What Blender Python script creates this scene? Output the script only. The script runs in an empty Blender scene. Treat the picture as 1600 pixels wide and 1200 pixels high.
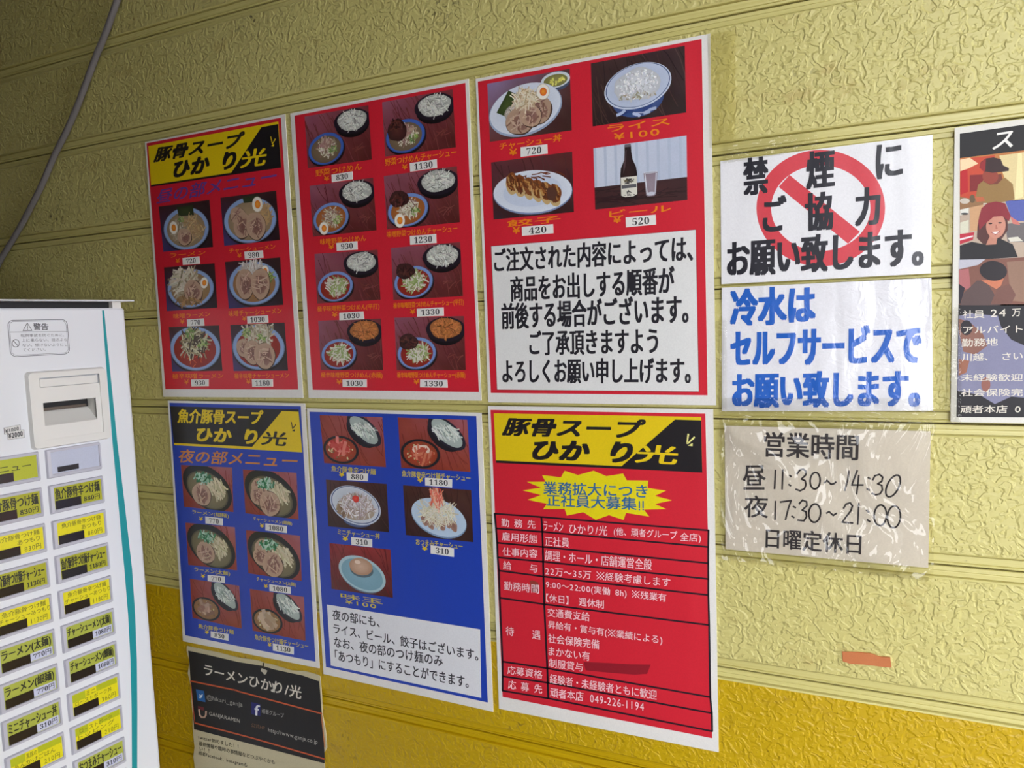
import bpy, math, random
import numpy as np
from mathutils import Matrix, Vector

scene = bpy.context.scene
C = scene.collection
EYE = 1.5                       # height of the camera above the floor
F_PX = 1155.3951805548281       # focal length in pixels of the 1600x1200 frame
DIST = 0.8786718945724915       # distance from the lens to the wall
MAT = np.array([[0.9058976624127637, -0.42349317681438603, -0.001718844597292865],
                [0.4219310725637957, 0.9021926151023474, 0.0895692763170079],
                [-0.03638124847026903, -0.08186583198408662, 0.9959791113840178]])

# ------------------------------------------------------------------ camera
cd = bpy.data.cameras.new('camera'); cam = bpy.data.objects.new('camera', cd); C.objects.link(cam)
cd.sensor_width = 36.0; cd.lens = 36.0 * F_PX / 1600.0; cd.clip_start = 0.02
right, fwd, up = MAT[:, 0], MAT[:, 1], MAT[:, 2]
m4 = Matrix.Identity(4)
for i in range(3):
    m4[i][0] = right[i]; m4[i][1] = up[i]; m4[i][2] = -fwd[i]
m4[0][3], m4[1][3], m4[2][3] = 0.0, -DIST, EYE
cam.matrix_world = m4
scene.camera = cam

# ------------------------------------------------------------------ light and exposure
scene.view_settings.view_transform = 'Standard'
scene.view_settings.look = 'None'
scene.view_settings.gamma = 1.0
scene.view_settings.use_curve_mapping = False
scene.view_settings.exposure = 0.0
world = bpy.data.worlds.new('overcast_sky'); scene.world = world; world.use_nodes = True
world.node_tree.nodes['Background'].inputs[0].default_value = (0.93, 0.95, 1.0, 1)
world.node_tree.nodes['Background'].inputs[1].default_value = 6.7
scene.cycles.max_bounces = 8
scene.cycles.diffuse_bounces = 5
scene.cycles.use_denoising = True

# ------------------------------------------------------------------ helpers
def lin(c):
    out = []
    for v in c[:3]:
        v = min(max(v / 255.0, 0.0), 1.0)
        out.append(v / 12.92 if v <= 0.04045 else ((v + 0.055) / 1.055) ** 2.4)
    return tuple(out) + (1.0,)

def wall_xz(px, py, depth=0.0):
    """pixel -> point on the wall plane moved 'depth' towards the viewer"""
    d = MAT @ np.array([(px - 800) / F_PX, 1.0, -(py - 600) / F_PX])
    t = (DIST - depth) / d[1]
    return (float(d[0] * t), float(d[2] * t) + EYE)

MDIR = np.array([0.12588, 0.99204]); MDIR /= np.hypot(*MDIR)
MNRM = np.array([MDIR[1], -MDIR[0]])
MY = -0.052
MP0 = np.array([-1.1412 * (DIST + MY) / DIST, MY])
def face_xz(px, py):
    """pixel -> (x, z) on the front panel of the ticket machine, x to the right"""
    d = MAT @ np.array([(px - 800) / F_PX, 1.0, -(py - 600) / F_PX])
    c0 = np.array([0, -DIST])
    t = ((MP0 - c0) @ MNRM) / (d[:2] @ MNRM)
    X = c0 + d[:2] * t
    return (float((X - MP0) @ MDIR), float(d[2] * t) + EYE)

CROP = {'1': (0, 0, 4), '2': (200, 170, 5), '3': (220, 380, 4.6154), '4': (440, 110, 4.4444), '5': (450, 360, 4.2871),
        '6': (730, 40, 3.5283), '7': (750, 350, 4.1379), '8': (250, 620, 6), 'b1': (260, 800, 5), 'b2': (470, 630, 5.1613),
        'b3': (490, 840, 4.2862), 'b4': (760, 630, 4.3243), 'b5': (760, 880, 4), 'b6': (1110, 200, 4.3243),
        'b7': (1110, 430, 4.3243), 'b8': (1110, 650, 4.3243), 'b9': (1470, 180, 5), 'b10': (1470, 400, 4.2857),
        'b11': (280, 1000, 6), 'm4': (0, 460, 4.6154), 'm5': (0, 690, 5.7143), 'm6': (0, 880, 6.6667),
        'm7': (0, 1030, 6.6667), 'r': (0, 0, 1)}
def wp(cr, p):
    a, b, s = CROP[cr]; return wall_xz(a + p[0] / s, b + p[1] / s)
def fp(cr, p):
    a, b, s = CROP[cr]; return face_xz(a + p[0] / s, b + p[1] / s)

def tag(o, label=None, cat=None, group=None, kind=None):
    if label: o['label'] = label
    if cat: o['category'] = cat
    if group: o['group'] = group
    if kind: o['kind'] = kind
    return o

def link(name, me, parent=None, origin=(0, 0, 0), mats=()):
    o = bpy.data.objects.new(name, me)
    for m in mats: me.materials.append(m)
    C.objects.link(o)
    if parent is not None: o.parent = parent
    o.location = origin
    return o

def empty(name, loc, rz=0.0):
    o = bpy.data.objects.new(name, None); C.objects.link(o)
    o.empty_display_size = 0.05; o.location = loc; o.rotation_euler = (0, 0, rz); return o

class MB:
    """collects faces; build() links them as one object (vertices relative to org)"""
    def __init__(s): s.v = []; s.f = []; s.m = []; s.c = []; s.smooth = False
    def add(s, vs, fs, mat=0, col=(1, 1, 1, 1)):
        b = len(s.v); s.v += [tuple(map(float, v)) for v in vs]; s.c += [col] * len(vs)
        s.f += [tuple(i + b for i in f) for f in fs]; s.m += [mat] * len(fs)
    def box(s, a, b, mat=0, bev=0.0):
        (x0, y0, z0), (x1, y1, z1) = a, b
        if bev <= 0:
            vs = [(x, y, z) for x in (x0, x1) for y in (y0, y1) for z in (z0, z1)]
            s.add(vs, [(0, 1, 3, 2), (4, 6, 7, 5), (0, 4, 5, 1), (2, 3, 7, 6), (0, 2, 6, 4), (1, 5, 7, 3)], mat)
        else:
            e = bev
            vs = []
            for x, ix in ((x0, 1), (x1, -1)):
                for y, iy in ((y0, 1), (y1, -1)):
                    for z, iz in ((z0, 1), (z1, -1)):
                        vs += [(x, y + iy * e, z + iz * e), (x + ix * e, y, z + iz * e), (x + ix * e, y + iy * e, z)]
            # hull of 24 points
            import bmesh
            bm = bmesh.new()
            for v in vs: bm.verts.new(v)
            bmesh.ops.convex_hull(bm, input=bm.verts)
            bmesh.ops.dissolve_limit(bm, angle_limit=0.01, verts=bm.verts, edges=bm.edges)
            bm.verts.index_update()
            s.add([v.co[:] for v in bm.verts], [[v.index for v in f.verts] for f in bm.faces], mat)
            bm.free()
    def prism(s, pts, y0, y1, mat=0):
        """outline (x, z) extruded from y0 to y1"""
        n = len(pts)
        vs = [(p[0], y0, p[1]) for p in pts] + [(p[0], y1, p[1]) for p in pts]
        fs = [tuple(range(n)), tuple(range(2 * n - 1, n - 1, -1))] + [(i, (i + 1) % n, n + (i + 1) % n, n + i) for i in range(n)]
        s.add(vs, fs, mat)
    def tube(s, path, r, mat=0, n=10):
        P = [Vector(p) for p in path]; rings = []
        for i, p in enumerate(P):
            d = (P[min(i + 1, len(P) - 1)] - P[max(i - 1, 0)]).normalized()
            a = d.cross(Vector((0, 1, 0.1))).normalized(); b = d.cross(a)
            rings += [tuple(p + (a * math.cos(t) + b * math.sin(t)) * r) for t in [2 * math.pi * k / n for k in range(n)]]
        fs = [(i * n + k, i * n + (k + 1) % n, (i + 1) * n + (k + 1) % n, (i + 1) * n + k) for i in range(len(P) - 1) for k in range(n)]
        s.add(rings, fs + [tuple(range(n)), tuple(range(len(rings) - 1, len(rings) - n - 1, -1))], mat)
    def build(s, name, mats, parent=None, org=(0, 0, 0), loc=None, smooth=False):
        me = bpy.data.meshes.new(name)
        ox, oy, oz = org
        me.from_pydata([(x - ox, y - oy, z - oz) for x, y, z in s.v], [], s.f)
        mats = mats if isinstance(mats, (list, tuple)) else [mats]
        for m in mats: me.materials.append(m)
        if len(mats) > 1: me.polygons.foreach_set('material_index', s.m)
        if smooth: me.polygons.foreach_set('use_smooth', [True] * len(me.polygons))
        ca = me.color_attributes.new('Col', 'FLOAT_COLOR', 'POINT')
        ca.data.foreach_set('color', np.array(s.c, dtype=np.float32).ravel())
        me.update()
        o = bpy.data.objects.new(name, me); C.objects.link(o)
        if parent is not None: o.parent = parent
        o.location = loc if loc is not None else ((0, 0, 0) if parent is not None else org)
        return o

# ------------------------------------------------------------------ materials
def new_mat(name):
    m = bpy.data.materials.new(name); m.use_nodes = True
    nt = m.node_tree; b = nt.nodes['Principled BSDF']
    return m, nt, b
def N(nt, t, **kw):
    n = nt.nodes.new(t)
    for k, v in kw.items(): setattr(n, k, v)
    return n
def pos_scaled(nt, s=(1, 1, 1)):
    g = N(nt, 'ShaderNodeNewGeometry'); mp = N(nt, 'ShaderNodeMapping'); mp.inputs['Scale'].default_value = s
    nt.links.new(g.outputs['Position'], mp.inputs['Vector']); return mp.outputs['Vector']
def noise(nt, vec, scale, detail=3, rough=0.5, dist=0.0):
    n = N(nt, 'ShaderNodeTexNoise'); n.inputs['Scale'].default_value = scale; n.inputs['Detail'].default_value = detail
    n.inputs['Roughness'].default_value = rough; n.inputs['Distortion'].default_value = dist
    nt.links.new(vec, n.inputs['Vector']); return n.outputs['Fac']
def ramp(nt, fac, stops, interp='LINEAR'):
    r = N(nt, 'ShaderNodeValToRGB'); cr = r.color_ramp; cr.interpolation = interp
    while len(cr.elements) < len(stops): cr.elements.new(0.5)
    for e, (p, c) in zip(cr.elements, stops):
        e.position = p; e.color = c if isinstance(c, tuple) else (c, c, c, 1)
    nt.links.new(fac, r.inputs['Fac']); return r.outputs['Color']
def mixc(nt, fac, a, b, mode='MIX'):
    m = N(nt, 'ShaderNodeMix'); m.data_type = 'RGBA'; m.blend_type = mode
    for sock, v in ((m.inputs['Factor'], fac), (m.inputs['A'], a), (m.inputs['B'], b)):
        if isinstance(v, (int, float, tuple)): sock.default_value = v
        else: nt.links.new(v, sock)
    return m.outputs['Result']
def bump(nt, h, strength, dist, prev=None):
    b = N(nt, 'ShaderNodeBump'); b.inputs['Strength'].default_value = strength; b.inputs['Distance'].default_value = dist
    nt.links.new(h, b.inputs['Height'])
    if prev is not None: nt.links.new(prev, b.inputs['Normal'])
    return b.outputs['Normal']
def math_(nt, op, a, b=None):
    m = N(nt, 'ShaderNodeMath', operation=op)
    for i, v in enumerate((a, b)):
        if v is None: continue
        if isinstance(v, (int, float)): m.inputs[i].default_value = v
        else: nt.links.new(v, m.inputs[i])
    return m.outputs[0]

CREAM = lin((206, 198, 129)); CREAM2 = lin((197, 187, 112)); OCHRE = lin((204, 171, 8)); OCHRE2 = lin((184, 150, 6))
def stucco(name, c1, c2, relief=1.0):
    m, nt, b = new_mat(name)
    v = pos_scaled(nt)
    big = noise(nt, v, 3.0, 2)
    col = mixc(nt, big, c1, c2)
    worm = noise(nt, v, 74, 1.2, 0.5, 0.55)
    pl = ramp(nt, worm, [(0.42, 0.0), (0.49, 1.0), (0.60, 0.8), (0.66, 0.2)])
    worm2 = noise(nt, v, 150, 0.5, 0.5, 0.3)
    pl2 = ramp(nt, worm2, [(0.30, 0.0), (0.42, 1.0)])
    dots = ramp(nt, noise(nt, v, 235, 0.0, 0.5, 0.0), [(0.62, 0.0), (0.70, 1.0)])
    fine = noise(nt, v, 900, 2)
    h = math_(nt, 'ADD', math_(nt, 'MULTIPLY', pl, 1.0), math_(nt, 'ADD', math_(nt, 'MULTIPLY', pl2, 0.30), math_(nt, 'MULTIPLY', dots, 0.6)))
    h = math_(nt, 'ADD', h, math_(nt, 'MULTIPLY', fine, 0.05))
    nt.links.new(bump(nt, h, 0.66 * relief, 0.0015), b.inputs['Normal'])
    # grime sitting in some of the pits
    patch = ramp(nt, noise(nt, v, 9, 3, 0.6), [(0.60, 0.0), (0.72, 1.0)])
    pit = ramp(nt, worm2, [(0.34, 1.0), (0.40, 0.0)])
    g = math_(nt, 'MULTIPLY', patch, pit)
    col = mixc(nt, math_(nt, 'MULTIPLY', g, 0.75), col, lin((70, 60, 35)))
    blot = ramp(nt, noise(nt, pos_scaled(nt, (1.6, 1, 3.5)), 6, 4, 0.65), [(0.56, 0.0), (0.68, 1.0)])
    speck = ramp(nt, noise(nt, v, 55, 4, 0.7), [(0.45, 0.0), (0.6, 1.0)])
    col = mixc(nt, math_(nt, 'MULTIPLY', math_(nt, 'MULTIPLY', blot, speck), 0.4), col, lin((160, 128, 60)))
    nt.links.new(col, b.inputs['Base Color']); b.inputs['Roughness'].default_value = 0.42
    b.inputs['Specular IOR Level'].default_value = 0.45
    return m
def strip_mat(name, c1, c2):
    m, nt, b = new_mat(name)
    v = pos_scaled(nt, (1, 1, 1))
    vs = pos_scaled(nt, (1.2, 60, 260))
    streak = noise(nt, vs, 3.0, 3)
    col = mixc(nt, ramp(nt, streak, [(0.35, 0.0), (0.7, 1.0)]), c1, c2)
    dirt = ramp(nt, noise(nt, pos_scaled(nt, (60, 60, 220)), 1.0, 4, 0.7), [(0.66, 0.0), (0.74, 1.0)])
    col = mixc(nt, math_(nt, 'MULTIPLY', dirt, 0.6), col, lin((80, 66, 40)))
    nt.links.new(col, b.inputs['Base Color']); b.inputs['Roughness'].default_value = 0.38
    nt.links.new(bump(nt, streak, 0.25, 0.0006), b.inputs['Normal'])
    return m
def plain(name, col, rough=0.5, metal=0.0, var=0.04, scale=8.0, spec=0.5):
    m, nt, b = new_mat(name)
    c = lin(col); d = tuple(max(0, x * (1 - 3 * var)) for x in c[:3]) + (1,)
    nt.links.new(mixc(nt, noise(nt, pos_scaled(nt), scale, 4), c, d), b.inputs['Base Color'])
    b.inputs['Roughness'].default_value = rough; b.inputs['Metallic'].default_value = metal
    b.inputs['Specular IOR Level'].default_value = spec
    return m
def ink_mat(name, rough, coat=0.0, wave=0.0, wscale=14, spec=0.5, crinkle=0.0):
    """printed or plain paper whose ink colour is stored per shape"""
    m, nt, b = new_mat(name)
    at = N(nt, 'ShaderNodeAttribute'); at.attribute_name = 'Col'
    v = pos_scaled(nt)
    g = ramp(nt, noise(nt, v, 700, 2), [(0.3, 0.93), (0.7, 1.0)])
    nt.links.new(mixc(nt, 1.0, at.outputs['Color'], g, 'MULTIPLY'), b.inputs['Base Color'])
    b.inputs['Roughness'].default_value = rough; b.inputs['Specular IOR Level'].default_value = spec
    b.inputs['Coat Weight'].default_value = coat; b.inputs['Coat Roughness'].default_value = 0.08
    if wave:
        h = noise(nt, pos_scaled(nt, (1.8, 1, 0.45)), wscale, 2, 0.4, 0.3)
        nrm = bump(nt, h, 0.6, wave)
        if crinkle:
            nrm = bump(nt, noise(nt, v, 60, 3, 0.6, 1.5), 0.5, crinkle, nrm)
        nt.links.new(nrm, b.inputs['Normal']); nt.links.new(nrm, b.inputs['Coat Normal'])
    return m
def film_mat(name, sx, sz, scale, dist, base=0.10, rough=0.12, tint=(0.97, 0.965, 0.94, 1)):
    m = bpy.data.materials.new(name); m.use_nodes = True; nt = m.node_tree
    nt.nodes.remove(nt.nodes['Principled BSDF']); out = nt.nodes['Material Output']
    v = pos_scaled(nt, (sx, 1, sz))
    n1 = noise(nt, v, scale, 2, 0.5, 2.2)
    ridge = math_(nt, 'ABSOLUTE', math_(nt, 'SUBTRACT', n1, 0.5))
    nrm = bump(nt, ridge, 1.0, dist)
    tr = N(nt, 'ShaderNodeBsdfTransparent'); tr.inputs[0].default_value = tint
    gl = N(nt, 'ShaderNodeBsdfGlossy'); gl.inputs['Roughness'].default_value = rough; nt.links.new(nrm, gl.inputs['Normal'])
    lw = N(nt, 'ShaderNodeFresnel'); lw.inputs['IOR'].default_value = 1.5; lw.inputs['IOR'].default_value = 1.45
    fac = math_(nt, 'ADD', math_(nt, 'MULTIPLY', lw.outputs[0], 0.8), base)
    mx = N(nt, 'ShaderNodeMixShader'); nt.links.new(fac, mx.inputs[0])
    nt.links.new(tr.outputs[0], mx.inputs[1]); nt.links.new(gl.outputs[0], mx.inputs[2])
    nt.links.new(mx.outputs[0], out.inputs['Surface'])
    return m

M_STUC = stucco('cream_stucco', CREAM, CREAM2)
M_STRIP = strip_mat('cream_smooth_strip', lin((209, 201, 132)), lin((196, 186, 110)))
M_STUCY = stucco('ochre_painted_stucco', OCHRE, OCHRE2, 0.8)
M_STRIPY = strip_mat('ochre_painted_strip', OCHRE, OCHRE2)
M_GAP = plain('joint_shadow_gap', (92, 80, 42), 0.8)
M_PAPER = ink_mat('laminated_print', 0.42, 0.25, 0.0025)
M_STICK = ink_mat('sticker_print', 0.55)
M_GLOSSY = ink_mat('film_covered_print', 0.35, 0.9, 0.0045, 20, crinkle=0.0010)
M_MATTE = ink_mat('worn_print', 0.6, 0.0, 0.002, 20)
M_FILM = film_mat('wrinkled_clear_film', 1.0, 0.7, 10, 0.04, 0.03, 0.07)
M_TAPE = film_mat('clear_adhesive_tape', 0.6, 1.6, 30, 0.02, 0.02, 0.10)
M_AGED = film_mat('aged_clear_tape', 1, 1, 20, 0.001, -0.01, 0.3, (0.955, 0.94, 0.87, 1))

# ------------------------------------------------------------------ setting: wall of siding boards
CEN0, PITCH = EYE + 0.0305, 0.1515
X0, X1 = -2.6, 1.8
tops = [CEN0 - PITCH * k for k in range(-5, 10)]          # groove centres from the top down
YELLOW_FROM = 3                                            # the first ochre board lies below this groove
backing = MB(); backing.box((X0, 0.013, 0.0), (X1, 0.12, 2.48))
wall = backing.build('wall_back', M_GAP); tag(wall, 'wall behind the posters, cream siding above and ochre paint below', None, None, 'structure')
def board_mesh(cream, mixed):
    h = PITCH
    # z measured from the lower groove centre; y grows into the wall
    prof = [(0.0008, 0.0135), (0.0008, 0.0066), (0.0014, 0.0054), (0.0034, 0.0052), (0.0040, 0.0064), (0.0046, 0.0052), (0.0118, 0.0050), (0.0124, 0.0068), (0.0128, 0.0068), (0.0134, 0.0022), (0.0150, 0.0010),
            (h - 0.0135, 0.0010), (h - 0.0120, 0.0022), (h - 0.0115, 0.0068), (h - 0.0111, 0.0068), (h - 0.0105, 0.0050), (h - 0.0060, 0.0052), (h - 0.0056, 0.0058), (h - 0.0052, 0.0052), (h - 0.0014, 0.0054), (h - 0.0008, 0.0066), (h - 0.0008, 0.0135)]
    n = len(prof); vs = [(X0, y, z) for z, y in prof] + [(X1, y, z) for z, y in prof]
    me = bpy.data.meshes.new('siding_board')
    fs = [(i, n + i, n + i + 1, i + 1) for i in range(n - 1)] + [(n - 1, 2 * n - 1, n, 0), tuple(range(n)), tuple(range(2 * n - 1, n - 1, -1))]
    me.from_pydata(vs, [], fs)
    for m in ((M_STUC, M_STRIP) if cream else (M_STUCY, M_STRIPY)) + (M_STRIP,): me.materials.append(m)
    for p in me.polygons:
        z = sum(me.vertices[i].co.z for i in p.vertices) / len(p.vertices)
        lo = 0.0155 < z < h - 0.0138
        p.material_index = 0 if lo else 1
        if mixed and z > h * 0.6 and not lo: p.material_index = 2
    me.update(); return me
bm_c, bm_y, bm_m = board_mesh(True, False), board_mesh(False, False), board_mesh(False, True)
for i in range(len(tops) - 1):
    k = i - 5                                              # this board hangs below groove k
    me = bm_c if k < YELLOW_FROM else (bm_m if k == YELLOW_FROM else bm_y)
    o = bpy.data.objects.new('siding_board', me); C.objects.link(o); o.parent = wall
    o.location = (0, 0, tops[i + 1])
    if k == YELLOW_FROM: o['label'] = 'ochre siding board with a cream upper strip'
    elif k > YELLOW_FROM: o['label'] = 'ochre painted siding board'

M_CONC = plain('grey_concrete', (104, 98, 90), 0.85, scale=14)
M_WOODS = plain('dark_soffit_boards', (74, 58, 40), 0.7, scale=20)
M_YWALL = plain('brown_porch_wall', (84, 54, 24), 0.7)
fl = MB(); fl.box((-2.6, -6.0, -0.1), (5.0, 0.0, 0.0)); tag(fl.build('floor', M_CONC), None, None, None, 'structure')
ce = MB(); ce.box((-2.6, -1.1, 2.40), (1.8, 0.0, 2.48)); tag(ce.build('ceiling', M_WOODS), None, None, None, 'structure')
wl = MB(); wl.box((-2.7, -1.1, 0.0), (-2.6, 0.12, 2.48)); tag(wl.build('wall_left', M_YWALL), None, None, None, 'structure')
# porch wall behind the viewer: open between its two pieces, where daylight comes in
wf = MB(); wf.box((-2.7, -1.2, 0.0), (0.1, -1.1, 2.48)); tag(wf.build('wall_front', M_YWALL), None, None, None, 'structure')
wf = MB(); wf.box((0.8, -1.2, 0.0), (1.8, -1.1, 2.48)); tag(wf.build('wall_front', M_YWALL), None, None, None, 'structure')

# ------------------------------------------------------------------ glyphs: every character once, as outlines of flat triangles
GL = {}
def need_glyphs(chars):
    objs = []
    for ch in sorted(set(chars) - set(GL)):
        cu = bpy.data.curves.new('glyph', 'FONT'); cu.body = ch; cu.resolution_u = 3
        ob = bpy.data.objects.new('glyph', cu); C.objects.link(ob); objs.append((ch, ob, cu))
    dg = bpy.context.evaluated_depsgraph_get()
    for ch, ob, cu in objs:
        ev = ob.evaluated_get(dg); me = ev.to_mesh()
        vs = np.array([v.co[:2] for v in me.vertices]) if len(me.vertices) else np.zeros((0, 2))
        GL[ch] = (vs, [tuple(p.vertices) for p in me.polygons]); ev.to_mesh_clear()
    for ch, ob, cu in objs:
        bpy.data.objects.remove(ob); bpy.data.curves.remove(cu)

def reference_mark():
    V, Fc = [], []
    def bar(x0, z0, x1, z1, w):
        d = np.array([x1 - x0, z1 - z0]); d = d / np.hypot(*d); n = np.array([-d[1], d[0]]) * w / 2; b = len(V)
        V.extend([np.array([x0, z0]) + n, np.array([x1, z1]) + n, np.array([x1, z1]) - n, np.array([x0, z0]) - n]); Fc.append((b, b + 1, b + 2, b + 3))
    bar(.08, -.02, .92, .80, .07); bar(.08, .80, .92, -.02, .07)
    for x, z in ((.5, .72), (.5, .06), (.14, .39), (.86, .39)): bar(x - .06, z, x + .06, z, .12)
    return np.array(V), Fc
GL['※'] = reference_mark()
def wide(ch): return ord(ch) > 0x2000 and not (0x1D7CE <= ord(ch) <= 0x1D7FF) or ch == '※'
def compose(s, gap=0.0, squeeze=None):
    x = 0.0; V = []; Fc = []; nb = 0
    for i, ch in enumerate(s):
        if ch == ' ': x += 0.5; continue
        if ch == '　': x += 1.0; continue
        vs, fs = GL[ch]
        if len(vs) == 0: x += 0.6; continue
        if wide(ch): off = x; adv = 1.0
        else:
            w = vs[:, 0].max() - vs[:, 0].min(); off = x + 0.05 - vs[:, 0].min(); adv = w + 0.11
            if ch in '0123456789' or 0x1D7CE <= ord(ch) <= 0x1D7FF: adv = 0.60; off = x + (adv - w) / 2 - vs[:, 0].min()
        V.append(vs + [off, 0]); Fc += [tuple(j + nb for j in f) for f in fs]; nb += len(vs); x += adv + gap
    return np.concatenate(V), Fc

TEXTJOBS = []     # filled while describing the prints, carried out at the end
class Art:
    """flat print: shapes and lettering, each in its own colour, lying on a plane"""
    split = None
    def __init__(s, conv): s.conv = conv; s.v = []; s.f = []; s.c = []
    def raw(s, pts, faces, col, y):
        b = len(s.v); s.v += [(float(p[0]), -y, float(p[1])) for p in pts]
        if isinstance(col, list): s.c += col
        else: s.c += [col] * len(pts)
        s.f += [tuple(i + b for i in f) for f in faces]
    def poly(s, cr, pts, col, y):
        P = [s.conv(cr, p) for p in pts]; s.raw(P, [tuple(range(len(P)))], lin(col), y)
    def line(s, cr, pts, w, col, y, closed=False):
        """stroke of width w (pixels of the photograph's crop) along pts"""
        P = list(pts) + ([pts[0]] if closed else [])
        c = lin(col)
        for a, b in zip(P[:-1], P[1:]):
            d = np.array(b, float) - np.array(a, float); L = np.hypot(*d)
            if L == 0: continue
            d /= L; n = np.array([-d[1], d[0]]) * w / 2; a = np.array(a) - d * w * 0.3; b = np.array(b) + d * w * 0.3
            s.raw([s.conv(cr, q) for q in (a + n, b + n, b - n, a - n)], [(0, 1, 2, 3)], c, y)
    def ell(s, cr, c, rx, ry, col, y, rot=0.0, n=48, hole=None):
        cs, sn = math.cos(rot), math.sin(rot)
        def pt(t, k=1.0, k2=None):
            x, z = rx * k * math.cos(t), ry * (k2 or k) * math.sin(t); return (c[0] + x * cs - z * sn, c[1] + x * sn + z * cs)
        T = [2 * math.pi * i / n for i in range(n)]
        if hole is None: s.raw([s.conv(cr, pt(t)) for t in T], [tuple(range(n))], lin(col), y)
        else:
            P = [s.conv(cr, pt(t)) for t in T] + [s.conv(cr, pt(t, hole[0], hole[1])) for t in T]
            s.raw(P, [(i, (i + 1) % n, n + (i + 1) % n, n + i) for i in range(n)], lin(col), y)
    def text(s, cr, st, bl, br, tl, col, y, bold=0.0, gap=0.0, arc=None):
        tgt = s
        if s.split:
            tgt = Art(s.conv); ARTS.append((tgt,) + s.split)
        TEXTJOBS.append((tgt, cr, st, bl, br, tl, lin(col), y, bold, gap))
    def do_text(s, cr, st, bl, br, tl, col, y, bold, gap):
        V, Fc = compose(st, gap)
        mn, mx = V.min(0), V.max(0); U = (V - mn) / np.maximum(mx - mn, 1e-6)
        A, B, T = (np.array(s.conv(cr, p)) for p in (bl, br, tl))
        W2 = A + np.outer(U[:, 0], B - A) + np.outer(U[:, 1], T - A)
        if bold <= 0: s.raw(W2, Fc, col, y); return
        h = np.hypot(*(T - A)) * bold
        xs = (-1, 0, 1) if bold < .045 else (-1, -.4, .4, 1)
        if bold < .016: xs = (-1, 1)
        for k_, (dx, dz) in enumerate([(x_, z_) for z_ in (-0.6, 0.6) for x_ in xs]):
            s.raw(W2 + [dx * h, dz * h], Fc, col, y + k_ * 0.000012)
    def build(s, name, mat, parent, org, frame=False):
        mb = MB(); mb.v = s.v; mb.f = s.f; mb.c = s.c; mb.m = [0] * len(s.f)
        return mb.build(name, mat, parent, org)
ARTS = []
def art(conv, name, mat, parent, org, label=None):
    a = Art(conv)
    if name == 'lettering': a.split = (name, mat, parent, org, label)
    ARTS.append((a, name, mat, parent, org, label)); return a

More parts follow.
